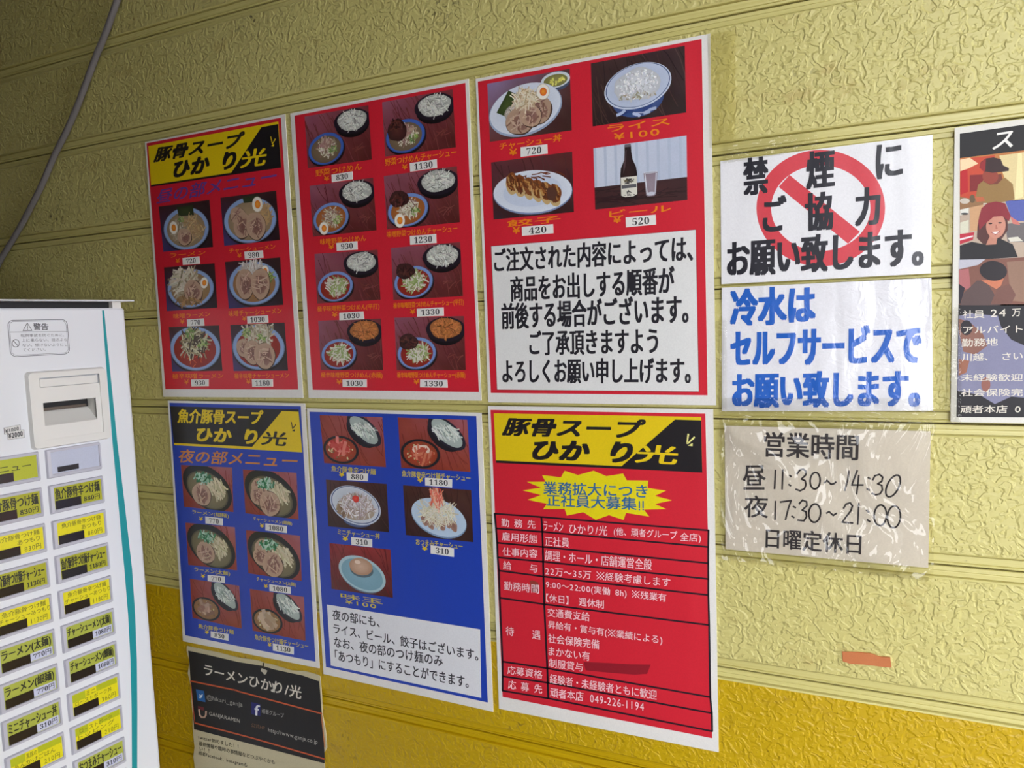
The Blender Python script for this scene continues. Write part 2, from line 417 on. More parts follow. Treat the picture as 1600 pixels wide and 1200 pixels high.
# ------------------------------------------------------------------ printed food photographs
class Pic:
    def __init__(s, a, cr, q, seed, y=0.0002):
        s.a = a; s.Q = [np.array(a.conv(cr, p)) for p in q]; s.y = y; s.R = random.Random(seed)
        s.W = float(np.hypot(*(s.Q[1] - s.Q[0]))); s.H = float(np.hypot(*(s.Q[3] - s.Q[0])))
    def P(s, u, v):
        u = min(max(u, 0.0), 1.0); v = min(max(v, 0.0), 1.0)
        q = s.Q; return q[0] * (1 - u) * (1 - v) + q[1] * u * (1 - v) + q[2] * u * v + q[3] * (1 - u) * v
    def up(s): s.y += 0.000006
    def jit(s, c, k=10):
        d = s.R.uniform(-k, k); return tuple(min(255, max(0, x + d + s.R.uniform(-k / 3, k / 3))) for x in c)
    def bg(s, c00, c10, c11, c01, j=5, nx=8, ny=6):
        pts = []; cols = []
        for j_ in range(ny + 1):
            for i in range(nx + 1):
                u, v = i / nx, j_ / ny
                c = [(a * (1 - u) + b * u) * (1 - v) + (d * (1 - u) + e * u) * v for a, b, e, d in zip(c00, c10, c11, c01)]
                pts.append(s.P(u, v)); cols.append(lin(s.jit(c, j)))
        fs = [(j_ * (nx + 1) + i, j_ * (nx + 1) + i + 1, (j_ + 1) * (nx + 1) + i + 1, (j_ + 1) * (nx + 1) + i) for j_ in range(ny) for i in range(nx)]
        s.a.raw(pts, fs, cols, s.y); s.up()
    def shape(s, pts, col, col2=None):
        P = [s.P(*p) for p in pts]
        if col2 is None: s.a.raw(P, [tuple(range(len(P)))], lin(col), s.y)
        else:
            cc = s.P(sum(p[0] for p in pts) / len(pts), sum(p[1] for p in pts) / len(pts)); n = len(P)
            s.a.raw(P + [cc], [(i, (i + 1) % n, n) for i in range(n)], [lin(col)] * n + [lin(col2)], s.y)
        s.up()
    def e(s, u, v, ru, rv, col, col2=None, rot=0, n=28, wob=0.0):
        k = s.W / s.H; cs, sn = math.cos(rot), math.sin(rot); pts = []
        ph = s.R.uniform(0, 6); ph2 = s.R.uniform(0, 6)
        for i in range(n):
            t = 2 * math.pi * i / n; w = 1 + wob * (math.sin(3 * t + ph) * 0.6 + math.sin(5 * t + ph2) * 0.4 + s.R.uniform(-.3, .3))
            x, z = ru * w * math.cos(t), rv / k * w * math.sin(t)
            pts.append((u + x * cs - z * sn, v + (x * sn + z * cs) * k))
        s.shape(pts, col, col2)
    def st(s, u, v, ru, rv, n, L, w, cols, ang=None, sp=3.2, curl=0.8):
        k = s.W / s.H
        for lay in range(6):
            for _ in range(max(1, n // 6)):
                r = math.sqrt(s.R.random()); t = s.R.uniform(0, 6.283)
                x, z = u + ru * r * math.cos(t), v + rv * r * math.sin(t)
                a = (s.R.uniform(0, 6.283) if ang is None else ang + s.R.uniform(-sp, sp) * 0.5)
                c = s.jit(s.R.choice(cols), 12); l = L * s.R.uniform(0.6, 1.2); da = s.R.uniform(-curl, curl)
                lo, hi = [], []
                xx, zz = x - math.cos(a) * l / 2, z - math.sin(a) * l / 2 * k
                for q in range(5):
                    nx, nz = -math.sin(a) * w / 2, math.cos(a) * w / 2 * k
                    lo.append((xx + nx, zz + nz)); hi.append((xx - nx, zz - nz))
                    xx += math.cos(a) * l / 4; zz += math.sin(a) * l / 4 * k; a += da / 4
                P = [s.P(*p) for p in lo] + [s.P(*p) for p in hi]
                s.a.raw(P, [(q, q + 1, 6 + q, 5 + q) for q in range(4)], lin(c), s.y)
                s.y += 0.0000012
            s.up()
    def egg(s, u, v, r, rot=0.0, yolk=(235, 130, 35)):
        k = s.W / s.H; s.e(u, v, r, r * 1.12 * k, (200, 190, 170), rot=rot); s.e(u, v, r * .93, r * 1.03 * k, (248, 244, 232), rot=rot)
        s.e(u + r * .05, v, r * .52, r * .58 * k, yolk, (250, 170, 60), rot=rot)
    def cha(s, u, v, r, asp=1.0, rot=0.0, tone=1.0):
        k = s.W / s.H; T = lambda c: tuple(x * tone for x in c)
        s.e(u + .006, v + .012, r * 1.04, r * asp * k * 1.04, T((80, 58, 46)), rot=rot, wob=.03)
        s.e(u, v, r, r * asp * k, T((196, 164, 138)), T((176, 140, 120)), rot=rot, wob=.04)
        s.e(u + r * .1, v + r * .1, r * .62, r * asp * k * .6, T((160, 120, 106)), T((120, 82, 78)), rot=rot + .5, wob=.1)
        s.st(u, v, r * .6, r * asp * k * .6, 18, r * .8, r * .09, [T((206, 176, 152)), T((140, 100, 88))], sp=3)
    def noodles(s, u, v, ru, rv, c=(235, 238, 232), n=150, ang=0.5):
        s.e(u, v, ru, rv, tuple(x * .78 for x in c), tuple(x * .9 for x in c), wob=.05)
        s.st(u, v, ru * .74, rv * .74, n, ru * .52, ru * .055, [c, tuple(x * .93 for x in c), tuple(x * .8 for x in c)], ang=ang, sp=2.2, curl=1.8)
        s.st(u, v, ru * .7, rv * .7, 14, ru * .3, ru * .035, [tuple(x * .5 for x in c)], ang=ang, sp=2)

def wood(p, red=True, light=1.0, purple=True):
    a = (128, 58, 62) if red else (66, 44, 44)
    b = (84, 34, 30) if red else (48, 30, 28)
    c = (150, 90, 110) if purple else a
    m = lambda q: tuple(x * light for x in q)
    p.bg(m(c if red else a), m(a), m(b), m(a), 7)
    p.st(.5, .6, .6, .5, 50, .4, .010, [m((106, 46, 48)), m((110, 50, 48)), m((118, 56, 56))], ang=1.2, sp=.4, curl=.5)
    if red and light <= 1.05:
        p.st(.84, .74, .1, .05, 6, .12, .010, [m((128, 66, 60))], ang=2.7, sp=.4, curl=1.2)

def bowl(p, u, v, ru, rv, rim, soup, rot=0.0, inner=.84, rim2=None):
    p.e(u + .01, v + .03, ru * 1.03, rv * 1.05, (34, 20, 22), rot=rot)
    p.e(u, v, ru, rv, tuple(x * .78 for x in rim), rot=rot, n=40)
    p.e(u, v - .006, ru * .97, rv * .97, rim, rim2 or tuple(x * .86 for x in rim), rot=rot, n=40)
    p.e(u, v + .01, ru * inner, rv * inner, tuple(x * .82 for x in soup), soup, rot=rot, wob=.01, n=40)
def greens(p, u, v, r, n=24):
    p.st(u, v, r, r, n, r * .8, r * .16, [(120, 150, 70), (150, 180, 90), (90, 130, 60), (190, 200, 140)])
def sprouts(p, u, v, r, n=60, cols=None):
    p.st(u, v, r, r * 1.1, n, r * .9, r * .10, cols or [(206, 196, 170), (180, 168, 140), (222, 214, 196), (150, 134, 110)])

BLUE_RIM = (150, 178, 224)
def pic_ramen(p, kind):
    p.bg((70, 40, 46), (52, 32, 34), (44, 26, 30), (70, 64, 120), 5)
    if kind == 'egg_nori':
        bowl(p, .50, .55, .45, .46, BLUE_RIM, (184, 160, 126))
        p.shape([(.36, .06), (.68, .06), (.68, .28), (.38, .26)], (48, 58, 36), (66, 76, 44))
        p.st(.62, .55, .2, .24, 70, .2, .016, [(206, 176, 130), (180, 148, 104)]); sprouts(p, .38, .58, .16)
        p.egg(.26, .50, .085); p.cha(.46, .72, .14, .85); greens(p, .42, .34, .06)
    elif kind == 'pork4':
        bowl(p, .50, .53, .47, .47, BLUE_RIM, (190, 164, 128))
        p.shape([(.40, .04), (.70, .04), (.68, .17), (.42, .17)], (52, 62, 40)); p.st(.76, .46, .1, .2, 30, .18, .02, [(196, 160, 110)])
        p.cha(.30, .42, .15, .8, .4); p.cha(.36, .62, .15, 1.2, .3); p.cha(.60, .66, .17, 1.1, -.3); p.egg(.66, .23, .095)
    elif kind == 'miso':
        bowl(p, .50, .52, .46, .44, BLUE_RIM, (186, 150, 104))
        sprouts(p, .42, .38, .26, 110); p.cha(.55, .60, .18, .95, .2); p.egg(.78, .42, .075, .5)
        p.st(.44, .82, .24, .08, 30, .12, .02, [(180, 140, 90), (140, 110, 70)])
    elif kind == 'miso_pork':
        bowl(p, .50, .50, .46, .46, BLUE_RIM, (190, 140, 90))
        sprouts(p, .5, .24, .2, 90, [(226, 222, 216), (200, 190, 180)]); greens(p, .78, .38, .1); p.egg(.72, .26, .07)
        p.cha(.34, .50, .16, 1.3, .1); p.cha(.62, .52, .17, 1.25, .15)
    elif kind == 'spicy':
        bowl(p, .49, .50, .50, .49, BLUE_RIM, (180, 44, 30))
        p.st(.5, .6, .32, .3, 40, .08, .014, [(214, 90, 40), (150, 24, 20)])
        sprouts(p, .48, .38, .24, 150, [(206, 200, 170), (160, 146, 110), (74, 58, 40)]); greens(p, .42, .16, .1); greens(p, .66, .4, .09)
    else:
        bowl(p, .49, .50, .48, .48, BLUE_RIM, (180, 46, 32))
        sprouts(p, .5, .26, .24, 110); greens(p, .3, .18, .09); greens(p, .58, .3, .09)
        p.cha(.22, .50, .13); p.cha(.38, .60, .16, 1.05); p.cha(.60, .68, .19, .95)
def pic_tsuke(p, kind):
    wood(p, True)
    nood = (232, 234, 224); redn = (212, 132, 72)
    n = redn if 'red' in kind else nood
    p.e(.74, .30, .26, .24, (20, 14, 20)); p.e(.74, .24, .28, .23, (34, 26, 40), (14, 10, 14), n=40)
    p.noodles(.74, .22, .225, .19, n, 150, .4)
    base = kind.split('_')[0]
    if base == 'veg': rim, soup = (66, 104, 190), (140, 118, 92)
    elif base == 'miso': rim, soup = (120, 152, 214), (196, 116, 56)
    else: rim, soup = (126, 156, 216), (176, 48, 34)
    bowl(p, .31, .68, .285, .30, rim, soup, rot=-.12, inner=.84)
    sprouts(p, .33, .66, .13, 110, [(214, 206, 180), (176, 160, 130), (150, 112, 104), (226, 222, 206)]); greens(p, .42, .72, .07, 18)
    if base == 'spicy': sprouts(p, .33, .66, .15, 60, [(222, 220, 204), (160, 178, 110)])
    if base == 'veg': p.st(.32, .58, .09, .08, 24, .1, .03, [(170, 130, 120), (196, 170, 150)])
    if base == 'miso': p.egg(.19, .86, .075)
    if 'pork' in kind:
        p.e(.20, .46 if base != 'veg' else .56, .14, .15 if base != 'veg' else .2, (58, 32, 32), (92, 48, 44), wob=.08)
        p.st(.2, .48, .1, .1, 24, .08, .02, [(96, 52, 46), (48, 26, 26)])
def pic_night(p, kind):
    p.bg((150, 62, 50), (170, 100, 110), (150, 62, 44), (140, 54, 40), 6)
    p.st(.5, .5, .6, .6, 24, .4, .012, [(128, 46, 36)], ang=1.3, sp=.5)
    if kind in ('one', 'pork'):
        p.e(.50, .50, .50, .49, (26, 26, 28), (44, 44, 46), rot=.35, n=40); p.e(.50, .55, .42, .41, (90, 84, 62), (132, 118, 86), rot=.3, n=40)
        p.e(.50, .55, .395, .385, (116, 108, 78), (150, 136, 100), rot=.3, n=40)
        p.st(.66, .5, .17, .19, 70, .15, .024, [(196, 186, 150), (222, 212, 180)], ang=1.0, sp=1.0)
        if kind == 'one': p.cha(.38, .66, .19, .85, .2)
        else: p.cha(.30, .40, .15); p.cha(.26, .56, .14); p.cha(.48, .72, .19, .95)
        p.st(.42, .28, .16, .1, 50, .1, .024, [(150, 196, 170), (60, 140, 90), (190, 220, 200), (40, 110, 70)])
    else:
        p.e(.66, .32, .26, .26, (30, 28, 36), rot=.6); p.e(.70, .27, .30, .23, (44, 42, 56), (22, 20, 26), rot=.62, n=40)
        p.e(.70, .27, .25, .185, (170, 184, 178), (200, 212, 204), rot=.65, wob=.04)
        p.st(.70, .27, .16, .115, 120, .13, .014, [(212, 222, 214), (150, 164, 158), (232, 238, 230)], ang=.75, sp=1.0, curl=.9)
        hot = 'hot' in kind
        p.e(.30, .70, .29, .29, (28, 28, 36), (40, 40, 50), n=40); p.e(.30, .70, .25, .245, (150, 110, 70) if not hot else (150, 66, 40), (164, 130, 84) if not hot else (206, 60, 36), n=40)
        p.st(.30, .70, .2, .2, 40, .03, .02, [(214, 206, 150), (120, 96, 60)])
        if 'pork' in kind and not hot: p.st(.30, .70, .12, .12, 18, .2, .075, [(206, 184, 160), (178, 150, 126)], ang=.8, sp=1.2)
        elif hot and 'pork' in kind: p.e(.32, .62, .13, .1, (236, 214, 196), wob=.1); p.st(.32, .72, .13, .1, 24, .16, .03, [(214, 130, 100), (190, 80, 60)])
        elif hot: p.st(.30, .68, .14, .13, 24, .2, .05, [(206, 84, 74), (190, 56, 50), (226, 130, 116)])
        else: p.st(.30, .70, .12, .12, 18, .16, .05, [(190, 160, 136), (150, 116, 96)])
def pic_other(p, kind):
    if kind == 'pork_rice':
        p.bg((150, 130, 170), (96, 56, 56), (60, 34, 32), (104, 60, 56), 6)
        p.e(.84, .16, .17, .16, (70, 84, 110)); p.e(.83, .14, .17, .13, (214, 222, 230)); p.e(.83, .15, .14, .10, (128, 128, 70), (150, 144, 84)); p.st(.83, .15, .1, .06, 20, .03, .02, [(226, 220, 110)])
        p.e(.45, .55, .45, .43, (160, 178, 206), rot=-.12, n=44); p.e(.45, .53, .435, .41, (222, 230, 242), (190, 204, 226), rot=-.12, n=44)
        p.shape([(.10, .52), (.26, .18), (.36, .26), (.30, .46), (.20, .60)], (50, 66, 30), (76, 92, 44))
        p.noodles(.36, .58, .16, .16, (220, 212, 200), 50); p.cha(.38, .72, .17, .85, .1, .95); p.cha(.62, .58, .15, 1.0, .3, .95); p.cha(.52, .66, .13, .9, .5)
        p.st(.46, .36, .13, .13, 110, .16, .012, [(228, 212, 180), (196, 170, 130), (240, 230, 206)]); p.egg(.68, .30, .078, -.3, (226, 92, 20))
    elif kind == 'rice':
        p.bg((66, 44, 44), (58, 38, 40), (50, 34, 34), (44, 28, 28), 6); p.st(.5, .5, .6, .6, 40, .6, .010, [(44, 28, 28), (78, 54, 50)], ang=1.3, sp=.4)
        p.e(.50, .66, .28, .30, (60, 82, 136), (90, 110, 160)); p.st(.5, .86, .2, .06, 20, .1, .03, [(180, 196, 226), (46, 70, 130)], ang=0, sp=.6)
        p.e(.50, .48, .36, .345, (206, 216, 236), n=44, rot=-.1); p.e(.50, .47, .345, .33, (70, 92, 140), n=44, rot=-.1); p.e(.50, .47, .335, .32, (196, 208, 230), (164, 178, 206), n=44, rot=-.1)
        p.e(.50, .46, .25, .25, (196, 200, 206), (236, 240, 244), wob=.09); p.st(.50, .46, .22, .22, 240, .025, .012, [(252, 252, 252), (226, 230, 236), (190, 192, 196)])
        p.st(.50, .64, .2, .07, 40, .03, .016, [(168, 160, 140), (206, 206, 200)])
    elif kind == 'dumplings':
        p.bg((104, 56, 62), (96, 44, 44), (56, 32, 32), (60, 40, 44), 6); p.st(.5, .5, .6, .6, 30, .5, .012, [(74, 40, 40)], ang=1.3, sp=.4)
        p.e(.50, .60, .49, .375, (130, 150, 190), n=44, rot=.06); p.e(.50, .585, .485, .36, (226, 234, 246), (196, 210, 234), n=44, rot=.06); p.e(.5, .58, .36, .26, (206, 218, 238), n=44)
        for i in range(6):
            u = .25 + i * .105; v = .38 + i * .055
            p.e(u, v + .06, .07, .17, (206, 176, 122), rot=-.25, wob=.05); p.e(u + .01, v, .072, .16, (132, 74, 34), (164, 102, 52), rot=-.25, wob=.08)
            p.st(u, v, .05, .12, 20, .08, .018, [(96, 50, 26), (190, 140, 80), (116, 62, 30)], ang=1.2, sp=1)
        p.st(.62, .34, .26, .05, 16, .1, .012, [(116, 60, 30)], ang=.3, sp=.5); p.e(.74, .66, .06, .12, (92, 58, 46), rot=-.3, wob=.1)
    elif kind == 'beer':
        p.bg((214, 222, 236), (196, 206, 226), (190, 200, 220), (204, 212, 230), 2)
        for i in range(9): p.shape([(i * .115, 0), (i * .115 + .03, 0), (i * .115 + .03, .66), (i * .115, .66)], (188, 200, 220))
        p.shape([(0, .64), (1, .64), (1, 1), (0, 1)], (62, 36, 38), (78, 46, 46)); p.st(.5, .82, .6, .16, 30, .4, .01, [(50, 28, 30)], ang=0, sp=.2)
        B = [(.345, .02), (.415, .02), (.418, .13), (.43, .26), (.465, .38), (.475, .48), (.475, .86), (.462, .89), (.305, .89), (.292, .86), (.292, .48), (.30, .38), (.338, .26), (.345, .13)]
        p.shape(B, (34, 20, 22), (52, 30, 30)); p.shape([(.347, .01), (.413, .01), (.413, .055), (.347, .055)], (110, 104, 110)); p.shape([(.36, .1), (.368, .1), (.35, .36), (.325, .48), (.33, .36)], (92, 70, 74))
        p.shape([(.297, .53), (.472, .53), (.472, .82), (.43, .85), (.34, .85), (.297, .82)], (230, 228, 214)); p.st(.385, .60, .055, .03, 26, .05, .008, [(50, 50, 50), (90, 80, 50)], ang=.1, sp=1.4)
        p.shape([(.305, .655), (.465, .655), (.465, .71), (.305, .71)], (96, 96, 100)); p.st(.385, .775, .025, .03, 10, .03, .008, [(60, 60, 60)]); p.st(.385, .82, .06, .008, 14, .02, .006, [(120, 120, 116)])
        G = [(.545, .50), (.695, .50), (.672, .86), (.655, .88), (.585, .88), (.568, .86)]
        p.shape(G, (146, 130, 142), (160, 146, 158)); p.shape([(.555, .52), (.565, .52), (.585, .84), (.575, .84)], (232, 236, 244)); p.shape([(.675, .52), (.688, .52), (.668, .84), (.66, .84)], (210, 214, 226))
        p.e(.62, .50, .075, .016, (226, 230, 240)); p.e(.62, .50, .068, .010, (176, 180, 196)); p.e(.62, .84, .045, .03, (206, 208, 220))
    elif kind == 'mini_rice':
        p.bg((84, 50, 46), (72, 42, 38), (52, 30, 28), (56, 36, 36), 6); p.st(.5, .5, .6, .6, 30, .5, .01, [(60, 36, 32)], ang=1.3, sp=.4)
        p.e(.50, .80, .24, .16, (70, 92, 140), (150, 164, 190)); p.e(.47, .50, .42, .40, (206, 216, 232), rot=.18, n=44); p.e(.47, .49, .40, .38, (60, 80, 130), rot=.18, n=44); p.e(.47, .49, .385, .365, (214, 222, 232), (180, 190, 200), rot=.18, n=44)
        p.e(.48, .54, .31, .28, (176, 160, 140), (214, 204, 196), wob=.06); p.st(.3, .58, .12, .12, 30, .12, .03, [(150, 126, 100), (120, 96, 74)])
        p.st(.5, .5, .26, .22, 190, .15, .012, [(238, 234, 236), (206, 196, 200), (170, 150, 140)]); p.e(.49, .36, .055, .075, (214, 52, 44), (236, 84, 66), wob=.1)
    elif kind == 'snack':
        p.bg((78, 44, 38), (84, 48, 42), (58, 34, 30), (60, 34, 34), 6); p.st(.5, .5, .6, .6, 40, .6, .01, [(60, 34, 28)], ang=1.4, sp=.3)
        p.e(.51, .60, .41, .37, (130, 160, 196), rot=.2, n=44); p.e(.51, .58, .405, .355, (196, 218, 238), (170, 196, 224), rot=.2, n=44)
        for i in range(6): p.e(.30 + i * .085, .66 + (i % 2) * .06, .05, .12, (170, 132, 116), (140, 100, 88), rot=-.4, wob=.08)
        p.st(.5, .5, .24, .2, 190, .2, .010, [(240, 236, 214), (214, 204, 170), (226, 224, 206)], sp=3); p.st(.5, .2, .09, .16, 70, .14, .012, [(240, 150, 120), (226, 96, 80), (244, 206, 180)], ang=1.6, sp=1.6)
    elif kind == 'egg':
        p.bg((150, 50, 56), (150, 46, 46), (84, 40, 36), (92, 44, 40), 6); p.st(.5, .5, .6, .6, 40, .5, .012, [(110, 34, 34)], ang=1.2, sp=.6)
        p.e(.52, .60, .37, .37, (110, 130, 146), rot=.22, n=44); p.e(.52, .58, .385, .36, (176, 206, 214), rot=.22, n=44); p.e(.52, .59, .34, .31, (128, 172, 190), (140, 182, 198), rot=.22, n=44)
        p.e(.52, .50, .19, .16, (90, 110, 120)); p.e(.51, .43, .19, .185, (186, 146, 118), (216, 184, 160), wob=.02); p.e(.46, .34, .05, .04, (236, 214, 196))

# ------------------------------------------------------------------ things that hang on the wall
POST = []
def sheet(name, cr, corners, label, cat, thick=0.0007, col=(236, 234, 228), mat=None, group=None, outline=None):
    P = [wall_xz(*[CROP[cr][i] + p[i] / CROP[cr][2] for i in (0, 1)]) for p in (outline or corners)]
    mb = MB(); mb.prism(P, -thick, 0.0006); mb.c = [lin(col)] * len(mb.v)
    cx = sum(p[0] for p in P) / len(P); zb = min(p[1] for p in P); org = (cx, 0.0, zb)
    group = group or {'menu_poster': 'laminated food menus on the siding', 'notice_sign': 'white notices right of the posters'}.get(name)
    o = mb.build(name, mat or M_PAPER, None, org); tag(o, label, cat, group)
    return o, org
def price(par, org, cr, q, txt, cut=True):
    P = [wp(cr, p) for p in q]
    mb = MB(); mb.prism(P, -0.00135, -0.0007); mb.c = [lin((238, 237, 232))] * len(mb.v)
    s = mb.build('price_sticker', M_STICK, par, org)
    q = [np.array(p, float) for p in q]; w = q[1] - q[0]; h = q[3] - q[0]
    n = len(txt); a0 = .22 if n < 4 else .16
    if not cut: a0 = .12
    bl = q[0] + w * a0 + h * .86; br = q[0] + w * (1 - a0) + h * .86; tl = q[0] + w * a0 + h * .16
    t = art(wp, 'price_digits', M_STICK, s, org)
    t.text(cr, ''.join(chr(0x1D7CE + int(c)) for c in txt), bl, br, tl, (52, 52, 56), 0.00142)
Y1 = 0.00078; Y2 = 0.00084; Y3 = 0.0009; YP = 0.00084; YT = 0.00096
def photo(par, org, cr, q, fn, kind, label, seed):
    a = art(wp, 'menu_photo', M_PAPER, par, org, label); p = Pic(a, cr, q, seed, YP); fn(p, kind)

RED = (216, 36, 54); YEL = (236, 206, 20); BLK = (30, 28, 32); BLU = (32, 68, 182); CAP = (240, 140, 20)
# --- red lunch menu
o, org = sheet('menu_poster', 'r', [(227, 222.4), (445.6, 178.4), (474, 621.6), (255.8, 619.9)], 'red laminated lunch menu with a yellow banner title and six ramen photos, top left', 'poster')
f_ = art(wp, 'red_field', M_PAPER, o, org); f_.poly('r', [(229.6, 224), (439.4, 184), (466.6, 608.6), (259, 608)], RED, Y1)
b = art(wp, 'title_banner', M_PAPER, o, org, 'yellow and black title banner')
b.poly('2', [(162, 292), (1178, 100), (1200, 460), (183, 597)], YEL, Y2)
b.poly('2', [(1045, 145), (1175, 120), (1200, 460), (183, 610), (183, 597), (810, 500)], BLK, Y3)
def spark(a, cr, pts, col): 
    for t in pts: a.poly(cr, t, col, YT)
b.text('2', '豚骨スープ', (205, 418), (877, 300), (238, 305), BLK, YT, .05)
b.text('2', 'ひか り', (352, 538), (828, 462), (376, 412), BLK, YT, .07)
b.text('2', '光', (880, 465), (1070, 438), (905, 330), YEL, YT, .035)
spark(b, '2', [[(1115, 218), (1122, 218), (1133, 270), (1128, 275)], [(1153, 232), (1157, 240), (1132, 280), (1128, 276)], [(1120, 292), (1144, 276), (1143, 296)]], YEL)
t = art(wp, 'lettering', M_PAPER, o, org)
t.text('2', '昼の部メニュー', (222, 745), (1145, 583), (248, 632), (104, 66, 150), YT, .02)
for q, kind, lb in (([(243, 765), (640, 712), (668, 1080), (280, 1118)], 'egg_nori', 'photo of ramen with egg and seaweed'),
                    ([(725, 695), (1160, 640), (1190, 1025), (755, 1072)], 'pork4', 'photo of ramen with pork slices and half an egg')):
    photo(o, org, '2', q, pic_ramen, kind, lb, kind)
for q, kind, lb in (([(170, 175), (535, 145), (555, 465), (192, 490)], 'miso', 'photo of miso ramen in a pale bowl'),
                    ([(610, 135), (1008, 102), (1030, 445), (637, 472)], 'miso_pork', 'photo of miso ramen with two pork slices'),
                    ([(205, 605), (568, 592), (592, 920), (230, 925)], 'spicy', 'photo of red spicy ramen with sprouts'),
                    ([(648, 590), (1040, 572), (1065, 918), (672, 922)], 'spicy_pork', 'photo of red spicy ramen with pork slices')):
    photo(o, org, '3', q, pic_ramen, kind, lb, kind)
for s_, bl, br, tl in (('ラーメン', (210, 105), (468, 82), (212, 76)), ('チャーシューメン', (640, 74), (975, 42), (638, 40)),
                       ('味噌ラーメン', (240, 545), (505, 527), (238, 510)), ('味噌チャーシューメン', (638, 530), (1020, 507), (636, 488)),
                       ('極辛味噌ラーメン', (232, 977), (598, 974), (232, 940)), ('極辛味噌チャーシューメン', (680, 977), (1070, 972), (678, 938))):
    t.text('3', s_, bl, br, tl, CAP, YT, .015)
for x, y in ((255, 112), (700, 72), (288, 550), (735, 528), (318, 985), (765, 982)):
    t.text('3', '¥', (x, y + 32), (x + 30, y + 30), (x, y), CAP, YT, .03)
for q, s_ in (([(305, 108), (425, 95), (430, 148), (308, 158)], '720'), ([(750, 62), (883, 52), (887, 105), (755, 117)], '980'),
              ([(337, 550), (458, 542), (462, 595), (340, 600)], '770'), ([(770, 528), (920, 520), (923, 572), (773, 580)], '1030'),
              ([(367, 983), (493, 980), (493, 1030), (370, 1032)], '930'), ([(805, 980), (955, 980), (957, 1033), (808, 1035)], '1180')):
    price(o, org, '3', q, s_)
# --- red dipping noodle menu
o, org = sheet('menu_poster', 'r', [(454, 177.5), (732.5, 123.5), (752.5, 626), (482.7, 621.7)], 'red laminated menu without a title of eight dipping noodle photos, upper row', 'poster')
f_ = art(wp, 'red_field', M_PAPER, o, org); f_.poly('r', [(460.7, 180.9), (727.6, 129.8), (748.6, 612.4), (489.2, 608.9)], RED, Y1)
t = art(wp, 'lettering', M_PAPER, o, org)
for cr, q, kind, lb in (('4', [(162, 322), (605, 242), (630, 620), (185, 680)], 'veg', 'photo of vegetable dipping noodles in a blue bowl'),
        ('4', [(700, 222), (1190, 132), (1212, 535), (722, 600)], 'veg_pork', 'photo of dipping noodles with pork in a blue bowl'),
        ('4', [(197, 803), (638, 745), (662, 1110), (220, 1155)], 'miso', 'photo of miso dipping noodles with an egg'),
        ('4', [(712, 735), (1220, 665), (1240, 1055), (735, 1105)], 'miso_pork', 'photo of miso dipping noodles with pork and an egg'),
        ('5', [(180, 158), (603, 130), (622, 465), (198, 490)], 'spicy', 'photo of red spicy dipping noodles'),
        ('5', [(692, 118), (1155, 78), (1175, 440), (708, 468)], 'spicy_pork', 'photo of red spicy dipping noodles with pork'),
        ('5', [(205, 605), (625, 590), (640, 935), (222, 935)], 'spicy_red', 'photo of spicy dip with orange noodles'),
        ('5', [(715, 585), (1180, 573), (1193, 935), (730, 937)], 'spicy_red_pork', 'photo of spicy dip with pork and orange noodles')):
    photo(o, org, cr, q, pic_tsuke, kind, lb, kind)
for cr, s_, bl, br, tl in (('4', '野菜つけめん', (240, 738), (558, 690), (240, 692)), ('4', '野菜つけめんチャーシュー', (722, 665), (1215, 594), (722, 614)),
        ('5', '味噌野菜つけめん', (220, 97), (525, 70), (218, 58)), ('5', '味噌野菜つけめんチャーシュー', (665, 50), (1135, 8), (665, 8)),
        ('5', '極辛味噌野菜つけめん(平打)', (200, 550), (615, 532), (200, 508)), ('5', '極辛味噌野菜つけめんチャーシュー(平打)', (710, 530), (1180, 504), (708, 486)),
        ('5', '極辛味噌野菜つけめん(赤麺)', (225, 992), (635, 994), (225, 950)), ('5', '極辛味噌野菜つけめんチャーシュー(赤麺)', (735, 994), (1190, 994), (733, 950))):
    t.text(cr, s_, bl, br, tl, CAP, YT, .015)
for cr, x, y in (('4', 298, 735), ('4', 840, 655), ('5', 275, 95), ('5', 298, 548), ('5', 820, 528), ('5', 328, 998), ('5', 845, 998)):
    t.text(cr, '¥', (x, y + 32), (x + 36, y + 30), (x, y), CAP, YT, .04)
for cr, q, s_ in (('4', [(350, 725), (495, 702), (497, 757), (353, 778)], '830'), ('4', [(893, 645), (1080, 618), (1083, 677), (897, 705)], '1130'),
        ('5', [(327, 85), (467, 73), (470, 130), (330, 138)], '930'), ('5', [(820, 38), (995, 25), (998, 85), (822, 98)], '1230'),
        ('5', [(347, 552), (508, 542), (513, 595), (348, 602)], '1030'), ('5', [(865, 525), (1045, 515), (1047, 572), (868, 578)], '1330'),
        ('5', [(368, 998), (530, 998), (530, 1050), (370, 1048)], '1030'), ('5', [(888, 998), (1070, 1000), (1073, 1053), (888, 1050)], '1330')):
    price(o, org, cr, q, s_)
# --- red side dish menu with the notice
o, org = sheet('menu_poster', 'r', [(743.6, 123.6), (1109.8, 52.8), (1119, 633.2), (763.3, 628.4)], 'red laminated side dish menu with rice, dumplings and beer above a big white notice', 'poster')
f_ = art(wp, 'red_field', M_PAPER, o, org); f_.poly('r', [(747, 127.9), (1096.5, 61.3), (1105.7, 617.5), (767.4, 613.9)], RED, Y1)
t = art(wp, 'lettering', M_PAPER, o, org)
for q, kind, lb in (([(112, 322), (567, 238), (578, 578), (127, 642)], 'pork_rice', 'photo of a pork rice bowl with half an egg'), ([(683, 210), (1200, 112), (1208, 480), (693, 557)], 'rice', 'photo of a bowl of white rice'),
        ([(133, 755), (580, 695), (590, 1028), (147, 1070)], 'dumplings', 'photo of fried dumplings on an oval plate'), ([(697, 677), (1210, 607), (1215, 962), (707, 1015)], 'beer', 'photo of a beer bottle and a glass')):
    photo(o, org, '6', q, pic_other, kind, lb, kind)
